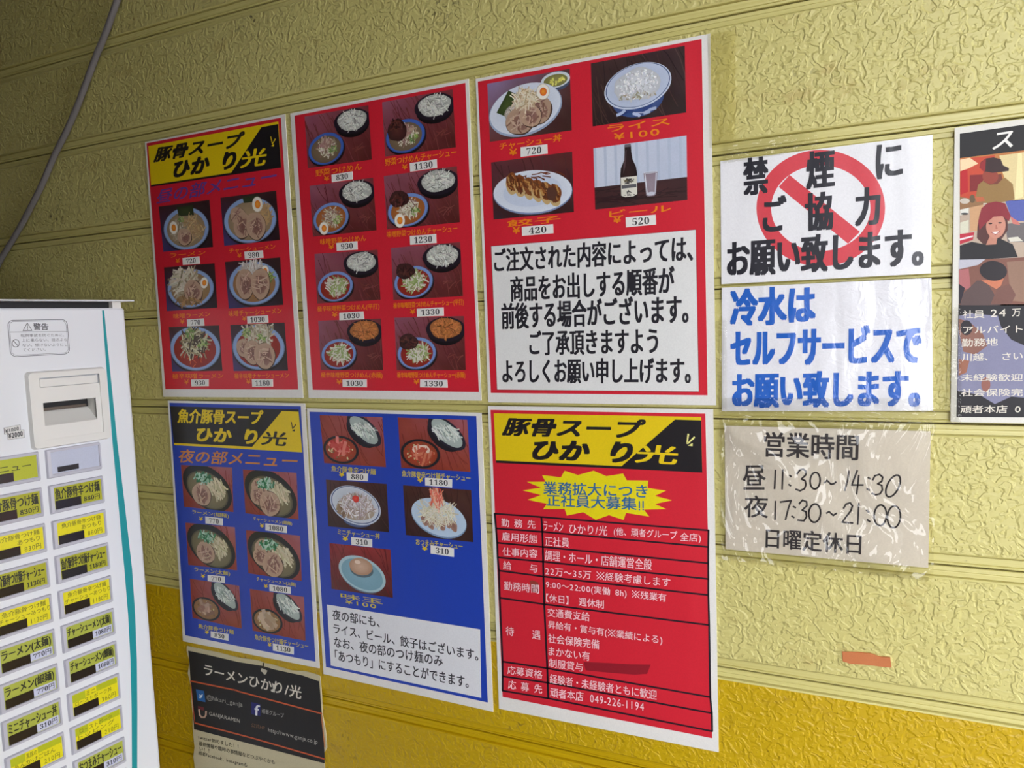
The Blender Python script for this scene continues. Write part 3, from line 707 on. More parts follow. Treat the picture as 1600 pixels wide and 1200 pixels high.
for s_, bl, br, tl, bo in (('チャーシュー丼', (180, 688), (522, 638), (180, 648), .02), ('ライス', (778, 588), (1118, 546), (776, 552), .03), ('¥100', (812, 632), (1060, 604), (810, 597), .03),
        ('餃子', (222, 1112), (515, 1082), (222, 1076), .03), ('ビール', (785, 1058), (1125, 1022), (785, 1022), .03)):
    t.text('6', s_, bl, br, tl, CAP, YT, bo)
for x, y in ((235, 682), (252, 1112), (808, 1055)): t.text('6', '¥', (x, y + 35), (x + 40, y + 33), (x, y), CAP, YT, .04)
for q, s_ in (([(297, 672), (443, 655), (445, 707), (297, 725)], '720'), ([(303, 1110), (475, 1095), (477, 1145), (305, 1160)], '420'), ([(875, 1058), (1040, 1043), (1042, 1097), (877, 1113)], '520')):
    price(o, org, '6', q, s_)
nb = art(wp, 'notice_panel', M_PAPER, o, org, 'white panel with five lines of black writing')
P3O = (o, org)
nb.poly('7', [(73, 143), (1397, 36), (1417, 1084), (111, 1072)], (60, 30, 34), Y2); nb.poly('7', [(75, 145), (1395, 38), (1415, 1082), (113, 1070)], (232, 233, 230), Y3)
for s_, bl, br, tl in (('ご注文された内容によっては、', (97, 312), (1375, 240), (95, 162)), ('商品をお出しする順番が', (203, 502), (1255, 450), (200, 342)), ('前後する場合がございます。', (145, 680), (1345, 640), (142, 512)),
        ('ご了承頂きますよう', (325, 848), (1150, 838), (322, 692)), ('よろしくお願い申し上げます。', (150, 1027), (1360, 1030), (148, 876))):
    nb.text('7', s_, bl, br, tl, (34, 34, 42), YT, .024)
# --- blue evening menu
o, org = sheet('menu_poster', 'r', [(262.5, 625.5), (476.7, 630.3), (499.5, 1044), (286.4, 1001.6)], 'blue laminated evening menu with a black and yellow title and six noodle photos, lower left', 'poster')
f_ = art(wp, 'blue_field', M_PAPER, o, org); f_.poly('r', [(265.3, 629.2), (470.5, 634.7), (493.6, 1033.6), (290, 992.4)], BLU, Y1)
b = art(wp, 'title_banner', M_PAPER, o, org, 'black and yellow title banner')
b.poly('8', [(98, 88), (1303, 118), (1337, 520), (135, 450)], BLK, Y2)
b.poly('8', [(1145, 133), (1303, 140), (1337, 520), (137, 452), (135, 432), (868, 468)], YEL, Y3)
b.text('8', '魚介豚骨スープ', (170, 242), (955, 262), (182, 115), YEL, YT, .04)
b.text('8', 'ひか り', (340, 410), (898, 440), (362, 288), YEL, YT, .065)
b.text('8', '光', (952, 447), (1178, 460), (978, 322), BLK, YT, .035)
spark(b, '8', [[(1232, 235), (1240, 235), (1248, 290), (1242, 296)], [(1276, 252), (1281, 262), (1248, 304), (1242, 298)], [(1240, 318), (1270, 300), (1268, 324)]], BLK)
t = art(wp, 'lettering', M_PAPER, o, org)
t.text('8', '夜の部メニュー', (172, 612), (1275, 668), (196, 492), (214, 138, 66), YT, .02)
for cr, q, kind, lb in (('8', [(200, 638), (680, 662), (692, 1080), (230, 1030)], 'one', 'photo of thin noodle ramen in a black bowl'), ('8', [(780, 680), (1283, 712), (1303, 1150), (805, 1090)], 'pork', 'photo of thin noodle pork ramen in a black bowl'),
        ('b1', [(152, 82), (538, 118), (555, 455), (175, 412)], 'one', 'photo of thick noodle ramen in a black bowl'), ('b1', [(625, 140), (1047, 185), (1060, 538), (643, 478)], 'pork', 'photo of thick noodle pork ramen in a black bowl'),
        ('b1', [(187, 520), (572, 575), (592, 910), (207, 825)], 'dip', 'photo of dipping noodles in two dark bowls'), ('b1', [(655, 600), (1077, 662), (1090, 1005), (677, 925)], 'dip_pork', 'photo of pork dipping noodles in two dark bowls')):
    photo(o, org, cr, q, pic_night, kind, lb, lb)
CAPB = (214, 196, 70)
for cr, s_, bl, br, tl in (('8', 'ラーメン(細麺)', (305, 1098), (650, 1140), (303, 1056)), ('b1', 'チャーシューメン(細麺)', (682, 68), (985, 108), (682, 36)), ('b1', 'ラーメン(太麺)', (222, 467), (500, 502), (222, 428)),
        ('b1', 'チャーシューメン(太麺)', (708, 540), (1015, 586), (707, 505)), ('b1', '魚介豚骨つけ麺', (253, 905), (530, 955), (253, 870)), ('b1', '魚介豚骨つけ麺チャーシュー', (695, 995), (1112, 1070), (693, 953))):
    t.text(cr, s_, bl, br, tl, CAPB, YT, .015)
for x, y in ((258, 35), (735, 88), (275, 482), (765, 560), (305, 918), (795, 1018)): t.text('b1', '¥', (x, y + 30), (x + 30, y + 33), (x, y), YEL, YT, .04)
for q, s_ in (([(308, 33), (443, 48), (443, 103), (310, 88)], '770'), ([(777, 88), (943, 108), (945, 163), (778, 142)], '1080'), ([(327, 490), (460, 502), (460, 553), (328, 538)], '770'),
        ([(808, 563), (973, 585), (975, 638), (810, 615)], '1080'), ([(350, 930), (487, 952), (487, 1003), (352, 977)], '830'), ([(835, 1025), (998, 1052), (998, 1110), (837, 1080)], '1130')):
    price(o, org, 'b1', q, s_)
# --- blue menu with side dishes
o, org = sheet('menu_poster', 'r', [(479.7, 638), (752.5, 645), (770.7, 1111.8), (505.9, 1052.8)], 'blue laminated menu without a title, five food photos above a white notice', 'poster')
f_ = art(wp, 'blue_field', M_PAPER, o, org); f_.poly('r', [(484, 643.2), (744.6, 650), (762.5, 1097.3), (509.8, 1041.8)], BLU, Y1)
for cr, q, fn, kind, lb in (('b2', [(155, 95), (660, 112), (690, 515), (192, 482)], pic_night, 'dip_hot', 'photo of spicy dipping noodles in dark bowls'), ('b2', [(785, 115), (1345, 133), (1370, 553), (812, 520)], pic_night, 'dip_hot_pork', 'photo of spicy pork dipping noodles in dark bowls'),
        ('b2', [(205, 615), (695, 650), (715, 1040), (225, 992)], pic_other, 'mini_rice', 'photo of a small pork rice bowl'), ('b2', [(827, 660), (1377, 700), (1393, 1120), (850, 1062)], pic_other, 'snack', 'photo of sliced pork with shredded leek'),
        ('b3', [(108, 35), (518, 80), (533, 402), (122, 342)], pic_other, 'egg', 'photo of a seasoned egg on a blue plate')):
    photo(o, org, cr, q, fn, kind, lb, kind)
t = art(wp, 'lettering', M_PAPER, o, org)
for cr, s_, bl, br, tl in (('b2', '魚介豚骨辛つけ麺', (250, 548), (607, 577), (250, 502)), ('b2', '魚介豚骨辛つけ麺チャーシュー', (820, 590), (1370, 630), (820, 540)), ('b2', 'ミニチャーシュー丼', (302, 1058), (640, 1097), (302, 1012)),
        ('b2', 'おつまみチャーシュー', (932, 1140), (1308, 1180), (930, 1092)), ('b3', '味玉', (185, 403), (465, 446), (183, 370)), ('b3', '¥100', (217, 440), (422, 474), (215, 412))):
    t.text(cr, s_, bl, br, tl, CAPB, YT, .02)
for x, y in ((312, 553), (945, 597), (342, 1070), (982, 1148)): t.text('b2', '¥', (x, y + 38), (x + 42, y + 40), (x, y), YEL, YT, .05)
for cr, q, s_ in (('b2', [(373, 557), (545, 567), (543, 628), (375, 618)], '880'), ('b2', [(1005, 600), (1223, 613), (1222, 680), (1007, 662)], '1180'), ('b2', [(410, 1078), (578, 1095), (578, 1160), (413, 1140)], '310'), ('b3', [(787, 50), (942, 70), (942, 128), (787, 105)], '310')):
    price(o, org, cr, q, s_)
nb = art(wp, 'notice_panel', M_PAPER, o, org, 'white panel with four lines of black writing')
nb.poly('b3', [(92, 447), (1117, 613), (1125, 1072), (118, 855)], (234, 236, 240), Y3)
for s_, bl, br, tl in (('夜の部にも、', (130, 548), (445, 602), (127, 478)), ('ライス、ビール、餃子はございます。', (138, 640), (1105, 824), (135, 570)), ('なお、夜の部のつけ麺のみ', (142, 732), (868, 864), (138, 660)), ('「あつもり」にすることができます。', (148, 822), (1040, 1008), (145, 748))):
    nb.text('b3', s_, bl, br, tl, (34, 34, 46), YT, .014)
# --- red recruiting poster
o, org = sheet('recruiting_poster', 'r', [(762.8, 634.2), (1114.3, 639.3), (1123, 1175), (780, 1107)], 'red laminated job poster with a yellow starburst and a black ruled table of white writing', 'poster')
f_ = art(wp, 'red_field', M_PAPER, o, org); f_.poly('r', [(766.9, 640.4), (1102.3, 646.2), (1113, 1153), (785.8, 1088.3)], RED, Y1)
b = art(wp, 'title_banner', M_PAPER, o, org, 'yellow and black title banner')
b.poly('b4', [(52, 68), (1452, 92), (1460, 468), (67, 402)], YEL, Y2)
b.poly('b4', [(1275, 110), (1452, 115), (1460, 468), (67, 402), (67, 385), (915, 425)], BLK, Y3)
b.text('b4', '豚骨スープ', (110, 215), (1028, 238), (150, 100), BLK, YT, .05)
b.text('b4', 'ひか り', (300, 375), (955, 398), (340, 252), BLK, YT, .07)
b.text('b4', '光', (1005, 398), (1280, 412), (1030, 280), YEL, YT, .035)
spark(b, 'b4', [[(1360, 205), (1372, 207), (1362, 262), (1352, 270)], [(1405, 222), (1412, 232), (1365, 275), (1352, 274)], [(1362, 286), (1395, 268), (1394, 290)]], (246, 240, 150))
st_ = art(wp, 'starburst', M_PAPER, o, org, 'yellow starburst with two lines of blue writing')
out = [(725, 455), (812, 492), (925, 475), (950, 520), (1095, 522), (1090, 572), (1215, 590), (1140, 625), (1255, 655), (1140, 680), (1218, 715), (1065, 718), (1102, 765), (945, 740), (928, 788), (830, 755), (740, 787), (655, 735), (545, 758), (530, 712), (385, 715), (410, 678), (280, 652), (370, 620), (247, 588), (370, 570), (275, 530), (400, 530), (378, 485), (505, 500), (530, 455), (620, 485)]
P_ = [wp('b4', p) for p in out]; c_ = wp('b4', (745, 620)); n_ = len(P_)
st_.raw(P_ + [c_], [(i, (i + 1) % n_, n_) for i in range(n_)], lin((238, 222, 20)), Y2)
st_.text('b4', '業務拡大につき', (388, 612), (1088, 640), (388, 528), (44, 104, 160), YT, .02)
st_.text('b4', '正社員大募集', (410, 694), (1015, 722), (410, 612), (44, 104, 160), YT, .02)
for x in (1035, 1060):
    st_.line('b4', [(x, 662), (x, 706)], 9, (44, 104, 160), YT); st_.line('b4', [(x, 716), (x, 720)], 9, (44, 104, 160), YT)
tb = art(wp, 'ruled_table', M_PAPER, o, org, 'black ruled table with white writing')
J = (30, 24, 36)
rows = [[('b4', (58, 745)), ('b4', (373, 768)), ('b4', (1502, 858))], [('b4', (67, 845)), ('b4', (380, 868)), ('b4', (1500, 970))], [('b4', (75, 942)), ('b4', (383, 970)), ('b4', (1500, 1080))],
        [('b4', (78, 1040)), ('b4', (385, 1070)), ('b5', (1388, 97))], [('b5', (80, 45)), ('b5', (358, 82)), ('b5', (1388, 198))], [('b5', (85, 215)), ('b5', (363, 255)), ('b5', (1393, 385))],
        [('b5', (103, 613)), ('b5', (382, 655)), ('b5', (1400, 835))], [('b5', (103, 705)), ('b5', (385, 745)), ('b5', (1410, 935))], [('b5', (103, 795)), ('b5', (388, 843)), ('b5', (1412, 1048))]]
full = lambda c, p: (CROP[c][0] + p[0] / CROP[c][2], CROP[c][1] + p[1] / CROP[c][2])
rows = [[full(*q) for q in r] for r in rows]
for r in rows: tb.line('r', r, 2.7, J, Y3)
for k in range(3): tb.line('r', [r[k] for r in rows], 3.0, J, Y3)
WH = (246, 214, 218)
for cr, s_, bl, br, tl in (('b4', '勤 務 先', (103, 832), (333, 847), (103, 776)), ('b4', '雇用形態', (107, 925), (345, 948), (107, 868)), ('b4', '仕事内容', (110, 1028), (347, 1044), (110, 972)), ('b4', '給　　与', (115, 1120), (345, 1145), (115, 1063)),
        ('b5', '勤務時間', (112, 165), (330, 189), (112, 110)), ('b5', '待　　遇', (123, 448), (340, 477), (123, 393)), ('b5', '応募資格', (133, 690), (352, 722), (133, 638)), ('b5', '応 募 先', (137, 782), (350, 814), (137, 728)),
        ('b4', 'ラーメン', (388, 858), (520, 868), (388, 797)), ('b4', 'ひかり/光', (560, 878), (818, 894), (560, 813)), ('b4', '(他、頑者グループ', (862, 898), (1290, 928), (862, 836)), ('b4', '全店)', (1310, 938), (1450, 945), (1310, 873)),
        ('b4', '正社員', (397, 962), (562, 974), (397, 898)), ('b4', '調理・ホール・店舗運営全般', (398, 1060), (1118, 1127), (398, 990)),
        ('b5', '22万〜35万 ※経験考慮します', (370, 72), (1150, 147), (370, 20)), ('b5', '9:00〜22:00(実働 8h) ※残業有', (373, 160), (1125, 248), (373, 106)), ('b5', '【休日】 週休制', (375, 240), (735, 283), (375, 188)),
        ('b5', '交通費支給', (383, 332), (647, 362), (383, 278)), ('b5', '昇給有・賞与有(※業績による)', (387, 412), (1100, 512), (387, 356)), ('b5', '社会保険完備', (388, 495), (707, 537), (388, 438)), ('b5', 'まかない有', (390, 574), (648, 610), (390, 518)),
        ('b5', '制服貸与', (393, 647), (603, 677), (393, 593)), ('b5', '経験者・未経験者ともに歓迎', (398, 747), (1065, 852), (398, 690)), ('b5', '頑者本店', (400, 834), (608, 862), (400, 776)), ('b5', '049-226-1194', (650, 866), (985, 922), (650, 818))):
    tb.text(cr, s_, bl, br, tl, WH, YT, .006)
ms = art(wp, 'crossed_out_patch', M_PAPER, o, org, 'dark red crossed out line'); ms.poly('b5', [(608, 615), (760, 622), (900, 630), (1028, 632), (1005, 690), (930, 694), (800, 685), (622, 668)], (150, 26, 42), Y3)
ms = art(wp, 'ink_smudge', M_PAPER, o, org, 'brown smudge'); ms.poly('b5', [(272, 110), (290, 105), (326, 120), (330, 185), (290, 180)], (150, 60, 50), Y2)
# --- no smoking sign
o, org = sheet('notice_sign', 'r', [(1125.7, 252), (1457.4, 210.9), (1454.6, 427.1), (1127.3, 444)], 'white no smoking sign with a red crossed ring behind black writing', 'sign', col=(236, 236, 238))
SIGN1 = (o, org)
r_ = art(wp, 'prohibition_ring', M_PAPER, o, org, 'red ring with a diagonal bar')
RR = (216, 62, 74)
r_.ell('b6', (746, 542), 434, 393, RR, Y1, n=72, hole=(.772, .735))
r_.poly('b6', [(535, 318), (1010, 702), (930, 782), (462, 398)], RR, Y1)
t = art(wp, 'lettering', M_PAPER, o, org)
KB = (26, 26, 38)
for s_, bl, br, tl in (('禁', (230, 455), (385, 440), (228, 212)), ('煙', (655, 415), (832, 396), (655, 168)), ('に', (1128, 345), (1293, 322), (1122, 122)), ('ご', (362, 700), (507, 692), (362, 468)), ('協', (648, 695), (822, 682), (646, 448)), ('力', (985, 662), (1140, 648), (985, 415)),
        ('お願い致します。', (120, 1005), (1430, 930), (120, 768))):
    t.text('b6', s_, bl, br, tl, KB, YT, .034)
# --- water self service sign
o, org = sheet('notice_sign', 'r', [(1128, 449.7), (1455.3, 434.2), (1458, 641.6), (1128, 642.3)], 'white sign with three lines of blue writing under shiny clear film', 'sign', col=(236, 236, 240), mat=M_GLOSSY)
t = art(wp, 'lettering', M_GLOSSY, o, org)
for s_, bl, br, tl in (('冷水は', (143, 342), (700, 320), (143, 100)), ('セルフサービスで', (145, 610), (1412, 590), (145, 375)), ('お願い致します。', (156, 892), (1405, 888), (156, 664))):
    t.text('b7', s_, bl, br, tl, (28, 98, 196), YT, .04)
SIGN2 = (o, org)
# --- opening hours sign, hand written
o, org = sheet('notice_sign', 'r', [(1132.4, 665), (1454.1, 673.8), (1450.4, 887), (1133.8, 857.7)], 'beige handwritten opening hours sign under wrinkled clear film', 'sign', col=(226, 217, 202), mat=M_MATTE)
t = art(wp, 'lettering', M_MATTE, o, org, 'black marker handwriting')
INK = (48, 42, 46)
t.text('b8', '営業時間', (365, 272), (995, 298), (368, 108), INK, YT, .02); t.text('b8', '昼', (220, 495), (372, 495), (222, 335), INK, YT, .012)
t.text('b8', '夜', (228, 682), (388, 688), (232, 535), INK, YT, .012); t.text('b8', '日曜定休日', (375, 888), (1015, 935), (378, 756), INK, YT, .018)
def stroke(pts): t.line('b8', pts, 12, INK, YT)
def oval(cx, cy, rx, ry, sl=.15):
    stroke([(cx + rx * math.cos(a) - ry * math.sin(a) * sl * .3, cy + ry * math.sin(a)) for a in [2 * math.pi * i / 18 for i in range(19)]])
for pts in ([(440, 365), (434, 490)], [(490, 362), (485, 492)], [(536, 400), (546, 408)], [(530, 462), (543, 470)], [(585, 390), (605, 364), (628, 358), (646, 372), (644, 398), (615, 425), (640, 436), (646, 462), (636, 490), (606, 504), (578, 494)],
        [(770, 450), (788, 434), (815, 460), (835, 456), (848, 445)], [(936, 372), (928, 430), (908, 502)], [(992, 368), (955, 465), (1032, 465)], [(1003, 400), (995, 470), (988, 526)], [(1066, 415), (1080, 424)], [(1058, 490), (1074, 500)],
        [(1097, 430), (1112, 402), (1142, 394), (1164, 412), (1158, 440), (1130, 457), (1158, 468), (1162, 500), (1145, 525), (1115, 532), (1092, 520)],
        [(440, 575), (437, 696)], [(474, 580), (546, 570), (528, 620), (508, 698)], [(560, 610), (576, 618)], [(550, 675), (566, 684)], [(600, 592), (622, 568), (650, 578), (652, 605), (620, 635), (646, 646), (650, 680), (632, 706), (592, 702)],
        [(785, 655), (802, 645), (830, 670), (852, 656)], [(900, 622), (916, 594), (945, 586), (960, 606), (948, 640), (890, 716), (962, 722)], [(1003, 590), (995, 730)], [(1055, 635), (1069, 648)], [(1060, 700), (1078, 712)]):
    stroke(pts)
oval(708, 436, 34, 56); oval(1234, 472, 42, 74, 1.2); oval(705, 655, 40, 62); oval(1148, 670, 42, 70); oval(1240, 680, 44, 74)
SIGN3 = (o, org)
STAFF = None
def wps(cr, p):
    x, z = wp(cr, p); return (min(x, x1_ - .0055), z)
# --- staff poster at the right edge
x0_, z0_ = wall_xz(1491.6, 200.6); z1_ = wall_xz(1486, 659)[1]; x1_ = x0_ + 0.156
Pq = [(x0_, z0_), (x1_, z0_ + .001), (x1_, z1_), (x0_ - .0005, z1_)]
mb = MB(); mb.prism(Pq, -0.0016, 0.0006); mb.c = [lin((226, 224, 214))] * len(mb.v); org = ((x0_ + x1_) / 2, 0, z1_)
o = mb.build('recruiting_poster', M_MATTE, None, org); STAFF_O, STAFF_G = o, org; tag(o, 'black bordered staff poster with photos of shop workers, cut off at the right edge', 'poster')
YA = 0.0017
a = art(wps, 'title_band', M_MATTE, o, org, 'black band with white brush writing'); a.poly('b9', [(147, 147), (1750, -74), (1750, 145), (147, 338)], (20, 18, 20), YA)
a.text('b9', 'ス', (400, 272), (555, 250), (424, 145), (240, 238, 232), YA + .0002, .02)
a = art(wps, 'staff_photo', M_MATTE, o, org, 'photo of a man in a backwards cap and tan shirt'); g = lambda pts, c, k=0: a.poly('b9', pts, c, YA + k * .00002)
g([(147, 338), (1750, 145), (1750, 581), (147, 700)], (190, 120, 60)); g([(150, 345), (420, 315), (400, 640), (150, 690)], (200, 70, 40), 1); g([(150, 420), (205, 400), (212, 600), (150, 625)], (190, 20, 30), 2); g([(225, 470), (330, 465), (330, 590), (225, 600)], (130, 24, 26), 2)
g([(150, 350), (225, 335), (290, 380), (210, 420), (150, 440)], (246, 214, 170), 3); g([(455, 318), (1750, 150), (1750, 578), (560, 670), (480, 450)], (226, 206, 150), 1); g([(600, 300), (630, 296), (640, 640), (575, 660)], (244, 228, 170), 2)
a.poly('b9', [(270, 640), (290, 545), (340, 505), (420, 520), (500, 490), (560, 540), (575, 660), (440, 690), (300, 690)], (150, 116, 62), YA + .00008)
a.ell('b9', (385, 480), 62, 58, (150, 62, 44), YA + .0001, .2); a.poly('b9', [(330, 520), (420, 470), (470, 460), (480, 500), (440, 540), (380, 545)], (120, 56, 40), YA + .00009)
a.poly('b9', [(300, 410), (310, 370), (350, 340), (410, 332), (465, 345), (485, 395), (530, 415), (528, 438), (470, 446), (400, 452), (330, 440)], (52, 26, 26), YA + .00013); a.poly('b9', [(300, 412), (312, 372), (350, 343), (345, 440), (330, 438)], (150, 30, 34), YA + .00015)
a.poly('b9', [(147, 640), (215, 650), (330, 670), (330, 700), (147, 740)], (150, 110, 70), YA + .00011); a.ell('b9', (185, 672), 38, 22, (206, 196, 180), YA + .00014); a.ell('b9', (245, 655), 22, 32, (104, 84, 56), YA + .00015); a.poly('b9', [(260, 640), (330, 640), (345, 672), (280, 680)], (190, 100, 60), YA + .00016)
a = art(wps, 'staff_photo', M_MATTE, o, org, 'photo of a smiling woman in a red head scarf and black shirt')
a.poly('b9', [(147, 715), (1750, 560), (1750, 1060), (147, 1130)], (190, 170, 150), YA); a.poly('b9', [(500, 672), (960, 632), (960, 820), (560, 830)], (84, 96, 170), YA + .00002); a.poly('b9', [(150, 735), (215, 725), (215, 770), (150, 785)], (226, 226, 214), YA + .00004); a.ell('b9', (185, 772), 30, 8, (40, 40, 40), YA + .00005)
a.poly('b9', [(225, 700), (330, 690), (320, 900), (225, 910)], (206, 160, 116), YA + .00003); a.poly('b9', [(150, 840), (215, 820), (215, 920), (150, 930)], (216, 214, 190), YA + .00003); a.poly('b9', [(147, 930), (260, 915), (250, 975), (147, 1010)], (190, 40, 60), YA + .00004); a.poly('b9', [(147, 965), (250, 940), (250, 952), (147, 980)], (236, 226, 226), YA + .00005)
a.poly('b9', [(500, 850), (1750, 770), (1750, 1000), (520, 990)], (110, 104, 104), YA + .00003); a.poly('b9', [(520, 960), (600, 950), (640, 985), (540, 990)], (220, 216, 200), YA + .00004); a.poly('b9', [(540, 790), (600, 830), (620, 860), (560, 850)], (206, 120, 110), YA + .00004)
a.poly('b9', [(285, 870), (300, 780), (340, 720), (520, 760), (520, 900), (480, 960), (440, 1000), (330, 1010), (280, 960)], (84, 44, 40), YA + .00006)
a.poly('b9', [(147, 1130), (147, 1020), (240, 990), (340, 1010), (450, 960), (560, 1010), (600, 1110), (350, 1125)], (26, 24, 28), YA + .00008)
a.ell('b9', (428, 865), 76, 98, (206, 142, 120), YA + .0001, .12); a.poly('b9', [(380, 945), (440, 960), (430, 1010), (350, 1015)], (196, 134, 112), YA + .00009)
a.poly('b9', [(290, 830), (315, 730), (360, 690), (430, 676), (500, 690), (545, 790), (530, 830), (480, 790), (410, 795), (345, 850), (300, 900)], (140, 34, 46), YA + .00013)
for c in ((385, 848), (460, 842)): a.ell('b9', c, 15, 6, (50, 26, 26), YA + .00013)
a.poly('b9', [(425, 855), (432, 855), (442, 890), (424, 892)], (180, 110, 92), YA + .00013); a.poly('b9', [(392, 915), (460, 908), (440, 930), (410, 932)], (240, 226, 220), YA + .00013); a.line('b9', [(390, 914), (425, 935), (462, 906)], 5, (160, 50, 54), YA + .00014)
a = art(wps, 'staff_photo', M_MATTE, o, org, 'photo of a person in a dark cap bending over steam')
a.poly('b10', [(118, 30), (1450, -36), (1450, 330), (118, 330)], (130, 84, 70), YA); a.poly('b10', [(118, 15), (300, 20), (250, 60), (118, 90)], (190, 190, 200), YA + .00002); a.poly('b10', [(122, 95), (185, 85), (200, 220), (122, 230)], (176, 104, 104), YA + .00003); a.poly('b10', [(440, 40), (690, 20), (690, 320), (470, 300)], (150, 116, 96), YA + .00003)
a.poly('b10', [(118, 185), (160, 215), (130, 320), (118, 320)], (36, 26, 40), YA + .00004); a.poly('b10', [(130, 330), (150, 250), (240, 165), (300, 165), (340, 230), (400, 330)], (92, 72, 70), YA + .00006)
a.poly('b10', [(270, 165), (420, 150), (400, 200), (370, 222), (330, 200)], (206, 124, 90), YA + .00008); a.ell('b10', (350, 100), 92, 66, (34, 26, 32), YA + .0001, .1); a.poly('b10', [(380, 210), (460, 190), (500, 260), (470, 320), (330, 325)], (120, 80, 70), YA + .00007)
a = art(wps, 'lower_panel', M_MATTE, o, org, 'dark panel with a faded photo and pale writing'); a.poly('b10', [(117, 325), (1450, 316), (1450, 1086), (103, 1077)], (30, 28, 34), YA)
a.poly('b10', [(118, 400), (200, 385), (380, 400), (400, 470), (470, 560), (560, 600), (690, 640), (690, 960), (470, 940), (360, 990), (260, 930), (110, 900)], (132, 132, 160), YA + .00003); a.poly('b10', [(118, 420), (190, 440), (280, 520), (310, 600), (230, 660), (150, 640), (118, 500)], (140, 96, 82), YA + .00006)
a.poly('b10', [(118, 690), (190, 700), (170, 780), (118, 800)], (156, 100, 76), YA + .00006); a.ell('b10', (300, 860), 30, 50, (150, 96, 84), YA + .00006); a.ell('b10', (170, 480), 40, 50, (36, 28, 36), YA + .00009)
for s_, bl, br, tl in (('社員', (145, 418), (290, 415), (145, 365)), ('24', (332, 408), (432, 403), (334, 360)), ('万', (475, 405), (532, 402), (475, 355)), ('アルバイト', (148, 518), (545, 512), (148, 470)), ('勤務地', (138, 608), (378, 600), (140, 555)), ('川越、 さい', (140, 705), (545, 695), (142, 652)),
        ('未経験歓迎', (135, 838), (545, 836), (137, 790)), ('社会保険完', (135, 938), (545, 938), (137, 888)), ('頑者本店 0', (130, 1052), (530, 1050), (132, 1000))):
    a.text('b10', s_, bl, br, tl, (226, 220, 206), YA + .00014, .012)
STAFF = (STAFF_O, STAFF_G)
# --- torn black flyer bottom left
out = [(75, 55), (200, 82), (380, 118), (560, 165), (740, 190), (800, 215), (860, 225), (960, 255), (1060, 285), (1180, 290), (1300, 325), (1322, 340), (1335, 480), (1345, 700), (1375, 860), (1386, 1010), (1358, 1060), (1372, 1300), (1375, 1560), (760, 1420), (160, 1270),
       (135, 1090), (146, 1000), (128, 820), (130, 700), (115, 560), (112, 430), (84, 310), (100, 200), (72, 100)]
o, org = sheet('paper_flyer', 'b11', None, 'torn black flyer with an orange frame and white contact lines, beside the ticket machine', 'flyer', col=(206, 196, 160), mat=M_MATTE, outline=out)
a = art(wp, 'black_panel', M_MATTE, o, org, 'black printed panel in an orange frame')
a.poly('b11', [(88, 98), (260, 135), (560, 205), (780, 240), (900, 275), (1060, 310), (1160, 330), (1315, 385), (1340, 700), (1365, 1050), (1367, 1155), (700, 980), (142, 835), (130, 620), (110, 380), (100, 220)], (26, 24, 26), Y1)
OR = (204, 92, 50)
a.line('b11', [(110, 382), (540, 470), (560, 480), (1340, 688)], 13, OR, Y2); a.line('b11', [(150, 775), (700, 920), (1362, 1112)], 13, OR, Y2); a.line('b11', [(110, 382), (132, 600), (150, 775)], 6, OR, Y2); a.line('b11', [(1335, 690), (1368, 1000)], 10, (200, 130, 80), Y2)
a.text('b11', 'ラーメンひかり/光', (236, 325), (1145, 552), (240, 218), (226, 220, 206), YT, .02)
a.text('b11', '@hikari_ganja', (262, 563), (597, 638), (262, 508), (170, 168, 160), YT); a.text('b11', 'GANJARAMEN', (285, 712), (572, 785), (285, 668), (196, 192, 180), YT)
a.text('b11', '頑者グループ', (778, 682), (985, 730), (778, 638), (170, 168, 164), YT, .01); a.text('b11', '公式HP', (678, 812), (805, 842), (680, 774), (120, 84, 54), YT); a.text('b11', 'http://www.ganja.co.jp', (838, 868), (1300, 985), (838, 818), (190, 188, 180), YT)
a.poly('b11', [(160, 460), (235, 475), (250, 580), (175, 565)], (28, 100, 170), Y2); a.poly('b11', [(190, 505), (205, 515), (225, 505), (218, 535), (200, 545), (185, 532), (200, 528)], (220, 236, 246), YT)
a.poly('b11', [(680, 580), (765, 600), (765, 712), (680, 692)], (30, 34, 110), Y2); a.text('b11', 'f', (710, 700), (755, 708), (714, 605), (236, 238, 246), YT, .03)
a.poly('b11', [(180, 615), (235, 630), (238, 660), (180, 645)], (110, 34, 44), Y2)
a.line('b11', [(190, 652), (196, 700), (215, 722), (242, 722), (254, 700), (256, 668)], 15, (226, 190, 166), YT)
a = art(wp, 'lettering', M_MATTE, o, org, 'small black writing on cream paper')
for s_, bl, br, tl in (('twitter始めました！！', (182, 925), (560, 1015), (180, 885)), ('最新情報や臨時の事情報などつぶやくかも', (190, 985), (900, 1165), (190, 945)), ('い！！', (195, 1030), (285, 1052), (195, 996)), ('頑者Facebook、Instagramも', (182, 1078), (640, 1195), (184, 1035))):
    a.text('b11', s_, bl, br, tl, (44, 42, 34), YT, .01)
a = art(wp, 'torn_mark', M_MATTE, o, org, 'white scraped mark'); a.poly('b11', [(775, 262), (800, 270), (830, 285), (818, 318), (800, 322), (785, 300), (768, 290)], (206, 200, 180), Y3); a.poly('b11', [(785, 215), (800, 208), (800, 250), (822, 262), (790, 262)], (50, 40, 24), YT)
a.poly('b11', [(872, 400), (905, 420), (900, 490), (868, 482), (862, 465), (885, 455)], (216, 212, 200), YT)
